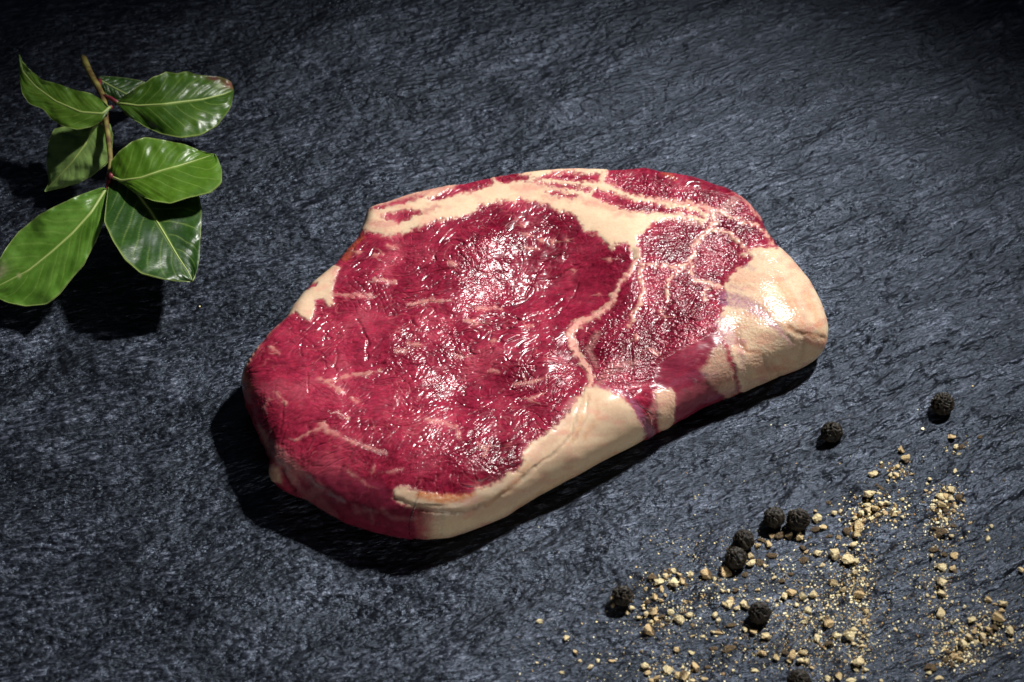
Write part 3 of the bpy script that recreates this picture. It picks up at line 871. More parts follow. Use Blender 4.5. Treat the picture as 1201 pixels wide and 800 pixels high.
def make_sprig():
    org = unproj(125, 190, 0.0)
    root = bpy.data.objects.new('bay_sprig', None); C.objects.link(root)
    root.location = org; root.empty_display_size = 0.02
    tag(root, 'green bay sprig with seven broad leaves on the slate left of the steak', 'herb sprig')
    ML = leaf_material()
    MS = NT('bay_stem')
    co = MS.mapped(); nn = MS.noise(co, 300, 3)
    MS.l(MS.ramp(nn, [(0.35, (0.10, 0.055, 0.02)), (0.55, (0.22, 0.19, 0.045)), (0.75, (0.30, 0.28, 0.08))]), MS.b.inputs['Base Color'])
    MS.b.inputs['Roughness'].default_value = 0.55
    MR = NT('leaf_midrib'); MR.b.inputs['Base Color'].default_value = (0.28, 0.36, 0.10, 1); MR.b.inputs['Roughness'].default_value = 0.5
    MJ = NT('red_bud'); MJ.b.inputs['Base Color'].default_value = (0.16, 0.02, 0.03, 1); MJ.b.inputs['Roughness'].default_value = 0.5

    def leaf(label, mid, left, right, hm, hl, hr, tone, rib=0.34, seed=0, wav=0.5, brown=None, curl=0.0):
        ns, nw = 150, 33
        m = resample(mid, ns); l = resample(left, ns); r_ = resample(right, ns)
        t = np.linspace(0, 1, ns)
        zm = np.interp(t, np.linspace(0, 1, len(hm)), hm); zl = np.interp(t, np.linspace(0, 1, len(hl)), hl); zr = np.interp(t, np.linspace(0, 1, len(hr)), hr)
        k = np.hanning(15); k /= k.sum()

        def smz(v): return np.convolve(np.concatenate([np.full(7, v[0]), v, np.full(7, v[-1])]), k, 'valid')
        zm, zl, zr = smz(zm), smz(zl), smz(zr)
        ws = np.concatenate([-np.linspace(1, 0, nw)[:-1], np.linspace(0, 1, nw)])
        S, Wg = np.meshgrid(t, ws, indexing='ij')
        aw = np.abs(Wg)[..., None]
        E = np.where(Wg[..., None] < 0, l[:, None, :], r_[:, None, :])
        pxy = m[:, None, :] * (1 - aw) + E * aw
        ez = np.where(Wg < 0, zl[:, None], zr[:, None])
        zz = zm[:, None] * (1 - np.abs(Wg) ** 1.3) + ez * np.abs(Wg) ** 1.3
        ph_ = S * 8.5 - np.abs(Wg) * 2.2
        vein = np.abs((ph_ + 0.12 * pn(S * 6, Wg * 3, seed)) % 1 - 0.5) * 2    # 1 at vein
        vl = sst(0.86, 1.0, vein) * sst(0.04, 0.15, np.abs(Wg)) * sst(1.0, 0.7, np.abs(Wg))
        vein2 = sst(0.93, 1.0, 1 - np.abs(pn(S * 22, Wg * 9, seed + 4))) * 0.4
        zz = zz + 0.10 * np.abs(np.cos(ph_ * math.pi)) * sst(0, 0.3, np.abs(Wg)) * sst(1.05, 0.6, np.abs(Wg)) - 0.06 * vl
        zz = zz + wav * pn(S * 7, Wg * 1.5, seed + 9) * np.abs(Wg) + 0.25 * wav * pn(S * 20, Wg * 3, seed + 11) * np.abs(Wg) ** 3
        zz = np.maximum(zz, 1.0)
        P = unproj(pxy[..., 0], pxy[..., 1], zz * 0.001)
        tu = np.gradient(P, axis=0); tv = np.gradient(P, axis=1)
        Nn = np.cross(tu, tv); Nn /= np.linalg.norm(Nn, axis=-1, keepdims=True) + 1e-9
        if Nn[ns // 2, nw][2] < 0: Nn = -Nn
        th_ = 0.00014
        top = P + Nn * th_; bot = P - Nn * th_
        NW = len(ws)
        i = (np.arange(ns - 1)[:, None] * NW + np.arange(NW - 1)[None]).ravel()
        q = np.stack([i, i + 1, i + NW + 1, i + NW], -1)
        n = ns * NW
        bd = np.concatenate([np.arange(NW), np.arange(1, ns) * NW + NW - 1, (ns - 1) * NW + np.arange(NW - 2, -1, -1), np.arange(ns - 2, 0, -1) * NW])
        k1 = np.arange(len(bd)); k2 = (k1 + 1) % len(bd)
        side = np.stack([bd[k1], bd[k2], bd[k2] + n, bd[k1] + n], -1)
        qq = np.vstack([q, q[:, ::-1] + n, side])
        me = np_mesh('leaf', np.vstack([top.reshape(-1, 3), bot.reshape(-1, 3)]) - org, qq, mat=ML)
        dark = np.array(tone[0]); lite = np.array(tone[1])
        f = np.clip(0.35 + 0.38 * fbm(S * 4, Wg * 2, 3, seed + 20), 0, 1)[..., None]
        c = dark + (lite - dark) * f
        edge = sst(0.955, 1.0, np.abs(Wg))[..., None]
        vc = np.array([0.30, 0.42, 0.10])
        c = c + (vc - c) * np.clip(vl * 0.38 + vein2 * 0.2, 0, 1)[..., None]
        c = c + (np.array([0.34, 0.42, 0.13]) - c) * edge * 0.8
        c = c + (vc - c) * sst(0.06, 0.0, np.abs(Wg))[..., None] * 0.6
        if brown:
            for (s0, w0, ss, sw, bc) in brown:
                g_ = np.exp(-((S - s0) / ss) ** 2 - ((Wg - w0) / sw) ** 2) * (0.8 + 0.4 * pn(S * 30, Wg * 12, seed + 30))
                c = c + (np.array(bc) - c) * np.clip(g_ * 1.2, 0, 1)[..., None]
        cf = c.reshape(-1, 3)
        under = cf * 0.6 + np.array([0.12, 0.2, 0.06]) * 0.5
        set_col(me, 'tint', np.clip(np.vstack([cf, under]), 0.002, 0.9))
        o = link('leaf', me, root)
        if label: o['label'] = label
        mp = P[:, nw - 1] + Nn[:, nw - 1] * 0.0001
        rad = np.interp(t, [0, 0.15, 0.9, 1], [rib * 1.0, rib * 0.75, rib * 0.35, rib * 0.2]) * 0.001
        tube(mp[::2], rad[::2], MR.m, 'midrib', o, 8, org)
        return P[0, nw]

    G1 = ((0.060, 0.135, 0.012), (0.13, 0.24, 0.028))
    GD = ((0.012, 0.045, 0.006), (0.036, 0.100, 0.014))
    GP = ((0.17, 0.29, 0.075), (0.30, 0.43, 0.14))
    leaf('dark narrow leaf tucked behind the stem',
         [(117, 94), (130, 101), (147, 110), (168, 112)], [(117, 94), (116, 90), (128, 90), (140, 91), (155, 93), (170, 96), (176, 104), (168, 112)],
         [(117, 94), (118, 102), (125, 111), (136, 117), (155, 118), (168, 112)], [10, 9, 8, 6], [10, 9, 8, 6], [10, 8, 7, 6], GD, 0.26, 3, 0.3)
    leaf('pale leaf showing its underside, pointing down',
         [(116, 143), (109, 150), (100, 170), (85, 190), (65, 212), (52.5, 224.5)],
         [(116, 143), (95, 148), (75, 149), (64, 151), (57.5, 165), (55, 185), (56, 202), (58, 214), (52.5, 224.5)],
         [(116, 143), (129, 145), (132.5, 157), (131, 180), (125, 192), (107, 207), (92, 215), (70, 221), (52.5, 224.5)],
         [14, 12, 10, 7, 3.5], [14, 10, 7, 5, 3.5], [14, 13, 11, 7, 3.5], GP, 0.4, 5, 0.9)
    leaf('broad leaf at the lower left, pointing to the frame edge',
         [(125, 222), (121, 227.5), (107, 249.5), (85, 274), (60.5, 296), (33, 318), (0, 335), (-10, 338)],
         [(125, 222), (121, 220), (96, 227.5), (71.5, 238.5), (47, 251), (22, 271.5), (5.5, 293.5), (-3, 310), (-9, 325), (-10, 338)],
         [(125, 222), (128, 231), (126, 245), (118, 271.5), (99, 310), (82.5, 329), (69, 346), (55, 357), (30, 359.5), (8, 355), (-4, 349), (-10, 338)],
         [15, 14, 12, 10, 8, 6], [15, 16, 15, 12, 9, 6], [15, 14, 12, 9, 6, 6], ((0.070, 0.175, 0.016), (0.16, 0.32, 0.05)), 0.5, 7, 0.9,
         brown=[(0.88, -0.7, 0.06, 0.3, (0.30, 0.30, 0.16)), (0.8, 0.0, 0.012, 0.08, (0.5, 0.45, 0.25))])
    leaf('dark glossy leaf at the bottom right of the sprig',
         [(134, 210), (154, 218), (176, 247), (192.5, 274), (209, 302), (220, 318), (226, 330)],
         [(134, 210), (128, 214), (125, 236), (122, 260.5), (132, 282.5), (146, 304.5), (165, 321), (192.5, 328), (212, 330), (226, 330)],
         [(134, 210), (180, 213), (215, 222), (234, 230), (237, 249.5), (235, 280), (234, 302), (231, 318), (226, 330)],
         [15, 15, 14.5, 13, 11], [15, 17, 17, 14, 11], [15, 15, 14, 12.5, 11], GD, 0.45, 9, 0.8,
         brown=[(0.55, -0.3, 0.08, 0.12, (0.06, 0.10, 0.06))])
    leaf('long pointed leaf at the upper left',
         [(129, 126), (120, 134), (95, 132), (65, 119), (42, 102), (27.5, 85), (22.5, 64)],
         [(129, 126), (120, 117.5), (107.5, 110), (87.5, 105.5), (70, 99), (50, 94), (35, 82), (26, 72), (22.5, 64)],
         [(129, 126), (120, 141), (107.5, 149), (90, 152.5), (72.5, 147.5), (60, 139), (50, 127.5), (35, 122.5), (26, 110), (23.5, 90), (22.5, 64)],
         [18, 18, 18, 18, 19, 21], [18, 19, 19, 19, 20, 21], [18, 17, 16.5, 17, 18, 21], G1, 0.42, 11, 0.7)
    leaf('wide leaf at the upper right with a brown damaged tip',
         [(137, 121), (162, 124.5), (190, 123), (212, 120), (237, 117), (262, 111), (274, 106)],
         [(137, 121), (147, 112), (165, 99), (172, 96), (180, 90), (186, 89), (195, 84), (207, 86), (220, 83.5), (228, 87), (240, 89), (260, 91), (271, 96), (274, 106)],
         [(137, 121), (150, 136), (170, 149), (190, 157.5), (212.5, 162), (235, 159), (255, 147.5), (270, 127.5), (274, 106)],
         [16, 17, 18, 17, 16, 14], [16, 19, 19, 19, 17, 14], [16, 15, 16, 16, 15, 14], ((0.024, 0.070, 0.006), (0.070, 0.145, 0.014)), 0.42, 13, 1.0,
         brown=[(0.93, -0.75, 0.07, 0.3, (0.20, 0.07, 0.05)), (0.80, -0.92, 0.06, 0.12, (0.10, 0.03, 0.03)), (0.86, -0.55, 0.035, 0.14, (0.35, 0.42, 0.26))])
    leaf('bright green rounded leaf in the middle right',
         [(129, 206), (142, 212), (165, 209), (187.5, 201), (212.5, 194), (237.5, 186), (252, 181)],
         [(129, 206), (130, 190), (140, 177.5), (155, 166), (170, 161), (190, 164), (215, 169), (232.5, 176), (247, 180), (252, 181)],
         [(129, 206), (140, 213), (160, 227.5), (180, 236), (200, 239), (220, 232.5), (236, 229), (247.5, 226), (260, 215), (260.5, 200), (256, 188), (252, 181)],
         [17, 19, 20, 20, 19, 19], [17, 21, 22, 21, 20, 19], [17, 18, 19, 19.5, 19, 19], ((0.055, 0.135, 0.008), (0.11, 0.225, 0.018)), 0.36, 15, 0.6)
    st = [(97, 66, 9), (101, 76, 10), (105, 85, 11), (115, 102, 13), (122, 115, 14.5), (124, 140, 15), (127.5, 165, 15.5), (130, 187.5, 16), (129, 200, 16), (126, 212, 15)]
    sp = resample(st, 40)
    SP = unproj(sp[:, 0], sp[:, 1], sp[:, 2] * 0.001)
    tube(SP, np.interp(np.linspace(0, 1, 40), [0, 0.02, 0.1, 0.3, 1], [0.5, 0.9, 0.85, 0.8, 0.55]) * 0.001, MS.m, 'stem', root, 12, org)
    for a, b_ in (((122, 113, 14.5), (138, 121, 16)), ((123, 128, 15), (130, 126, 18)), ((124, 138, 15), (116, 144, 14)), ((115, 102, 13), (117, 94, 10)),
                  ((127, 208, 15.5), (125, 223, 15)), ((128, 206, 15.5), (135, 211, 15)), ((128, 203, 16), (130, 207, 18))):
        pts = np.array([a, ((a[0] + b_[0]) / 2 + 1, (a[1] + b_[1]) / 2 - 1, (a[2] + b_[2]) / 2), b_], float)
        pp = unproj(pts[:, 0], pts[:, 1], pts[:, 2] * 0.001)
        tube(pp, [0.0006, 0.0005, 0.00055], MJ.m, 'leaf_stalk', root, 8, org)


make_sprig()

# ------------------------------------------------------------------ pepper
random.seed(11)
MMPX = 1.0 / 5.0      # millimetres per photo pixel near the peppers (refined below per place)


def icos(sub):
    import bmesh
    bm = bmesh.new(); bmesh.ops.create_icosphere(bm, subdivisions=sub, radius=1.0)
    V = np.array([v.co[:] for v in bm.verts]); F_ = np.array([[v.index for v in f.verts] for f in bm.faces])
    bm.free()
    return V, F_


def pepper_material():
    M = NT('pepper_skin'); b = M.b
    co = M.mapped(); n1 = M.noise(co, 700, 4, 0.65, 0.4); n2 = M.noise(co, 2500, 3)
    h = M.n('ShaderNodeAttribute', attribute_name='ridge').outputs['Fac']
    c1 = M.ramp(n1, [(0.40, (0.003, 0.003, 0.003)), (0.6, (0.008, 0.007, 0.006)), (0.78, (0.055, 0.036, 0.018))])
    c2 = M.mix(M.math('MULTIPLY', M.math('MULTIPLY', h, n1), 0.30), c1, (0.13, 0.095, 0.055))
    M.l(c2, b.inputs['Base Color']); b.inputs['Roughness'].default_value = 0.5
    b.inputs['Specular IOR Level'].default_value = 0.22
    bp = M.n('ShaderNodeBump'); bp.inputs['Distance'].default_value = 0.00025; bp.inputs['Strength'].default_value = 0.8
    M.l(n2, bp.inputs['Height']); M.l(bp.outputs[0], b.inputs['Normal'])
    return M.m


MP = pepper_material()
PEPPERS = [
    (975.5, 508, 26, 'lone black peppercorn nearest to the right end of the steak'),
    (1105.5, 474, 27, 'lone black peppercorn farthest back at the right'),
    (908, 608, 25, 'brownish black peppercorn, left one of the touching pair'),
    (936, 611, 28, 'black peppercorn, right one of the touching pair'),
    (872, 634, 25, 'black peppercorn just above another, below and left of the pair'),
    (863, 655, 26, 'dull black peppercorn resting just above the oval cream half pepper'),
    (730, 700, 26, 'deeply wrinkled black peppercorn, leftmost of all, beside tan crumbs'),
    (891, 718, 27, 'dark brown peppercorn amid the dense crumbs of the lower middle'),
    (937, 800, 28, 'peppercorn cut by the bottom frame edge')]
for i, (x, y, d, lab) in enumerate(PEPPERS):
    V, Fc = icos(5)
    g = unproj(x, y, 0.0025)
    mmpx = (np.linalg.norm(g - CAM) * 1000) / FPX
    R = d * mmpx / 2 * 0.001
    s = i * 5 + 200
    cell = np.abs(pn(V[:, 0] * 1.7 + 1.1 * V[:, 2], V[:, 1] * 1.7 - V[:, 2], s)); cell2 = np.abs(pn(V[:, 1] * 2.4 + 0.6 * V[:, 0], V[:, 2] * 2.4 + V[:, 0], s + 1))
    rid = np.minimum(cell, cell2 * 1.1)
    hgt = sst(0.0, 0.28, rid)
    amp = 0.34 if i == 6 else 0.24
    rad = 1 - amp * hgt + 0.05 * fbm(V[:, 0] * 3, V[:, 1] * 3 + V[:, 2] * 2, 2, s + 2) + 0.03
    P = V * rad[:, None] * R * np.array([1.0, 0.93 + 0.05 * (i % 3), 0.95])
    me = np_mesh('peppercorn', P, None, Fc, MP)
    set_f(me, 'ridge', 1 - hgt)
    o = link('peppercorn', me)
    o.location = (g[0], g[1], float(ground_z(g[0], g[1])) + R * 0.93)
    tag(o, lab, 'peppercorn', 'whole black peppercorns')

# cracked fragments ----------------------------------------------------------
def frag_material(name, c_lo, c_hi):
    M = NT(name); b = M.b
    ca = M.n('ShaderNodeAttribute', attribute_name='husk').outputs['Fac']
    co = M.mapped(); n = M.noise(co, 2.2, 4, 0.6); n2 = M.noise(co, 7, 3, 0.6)
    rnd = M.n('ShaderNodeObjectInfo').outputs['Random']
    core = M.mix(n, c_lo, c_hi)
    core = M.mix(M.math('MULTIPLY', rnd, 0.28), core, (0.62, 0.36, 0.18))
    husk = M.ramp(n2, [(0.3, (0.02, 0.013, 0.007)), (0.55, (0.10, 0.062, 0.025)), (0.8, (0.30, 0.20, 0.085))])
    M.l(M.mix(ca, core, husk), b.inputs['Base Color'])
    b.inputs['Roughness'].default_value = 0.7
    bp = M.n('ShaderNodeBump'); bp.inputs['Distance'].default_value = 0.15; bp.inputs['Strength'].default_value = 0.5
    M.l(n2, bp.inputs['Height']); M.l(bp.outputs[0], b.inputs['Normal'])
    return M.m


MC = frag_material('pepper_core', (0.74, 0.58, 0.26), (0.92, 0.84, 0.56))
MT_ = frag_material('pepper_tan', (0.42, 0.28, 0.11), (0.84, 0.68, 0.38))


def frag_mesh(kind, seed):
    rs = np.random.RandomState(seed)
    V, Fc = icos(3)
    P = V.copy()
    husk = np.zeros(len(V))
    if kind in 'cpt':
        # chunk: sphere shaved by random planes, lumpy
        for _ in range(12):
            n = rs.randn(3); n /= np.linalg.norm(n); dd = rs.uniform(0.38, 0.8)
            k = P @ n - dd
            P = P - np.clip(k, 0, None)[:, None] * n * 0.92
        P *= (1 + 0.24 * fbm(V[:, 0] * 1.7 + V[:, 2], V[:, 1] * 1.7 + V[:, 2] * 0.5, 3, seed))[:, None]
        n = rs.randn(3); n[2] = -abs(n[2]) * 0.6; n /= np.linalg.norm(n)
        husk = sst(0.15, 0.4, V @ n + 0.25 * pn(V[:, 0] * 3, V[:, 1] * 3, seed + 3)) * (1.0 if kind != 'c' else 0.8)
        P[:, 2] *= 0.75
    else:
        # husk: curled shell
        th = 0.16
        a = rs.uniform(0.6, 1.1)
        rr = np.where(V[:, 2] > 0, 1.0, 1.0 - th)
        q = np.arctan2(V[:, 1], V[:, 0]); ra = np.arccos(np.clip(np.abs(V[:, 2]), 0, 1)) / (math.pi / 2)
        ra = ra * (1 + 0.28 * np.sin(q * 2 + seed) + 0.18 * np.sin(q * 3 + seed * 2))
        lon = ra * np.cos(q) * 1.15; lat = ra * np.sin(q) * a
        P = np.stack([rr * np.sin(lon), rr * np.sin(lat) * np.cos(lon), rr * np.cos(lon) * np.cos(lat) - 0.6], -1)
        P += 0.08 * rs.randn(1, 3) + 0.07 * np.stack([pn(V[:, 0] * 4, V[:, 1] * 4, seed + j) for j in range(3)], -1)
        husk = np.where(V[:, 2] > 0, 1.0, 0.55)
    P -= P.mean(0)
    P /= (P.max(0) - P.min(0))[:2].max()
    me = np_mesh('pepper_fragment', P, None, Fc, MC if kind == 'c' else MT_, smooth=(kind == 'b'))
    set_f(me, 'husk', husk)
    return me


FM = {k: [frag_mesh(k, 300 + 10 * j + ord(k)) for j in range(7)] for k in 'ctpb'}

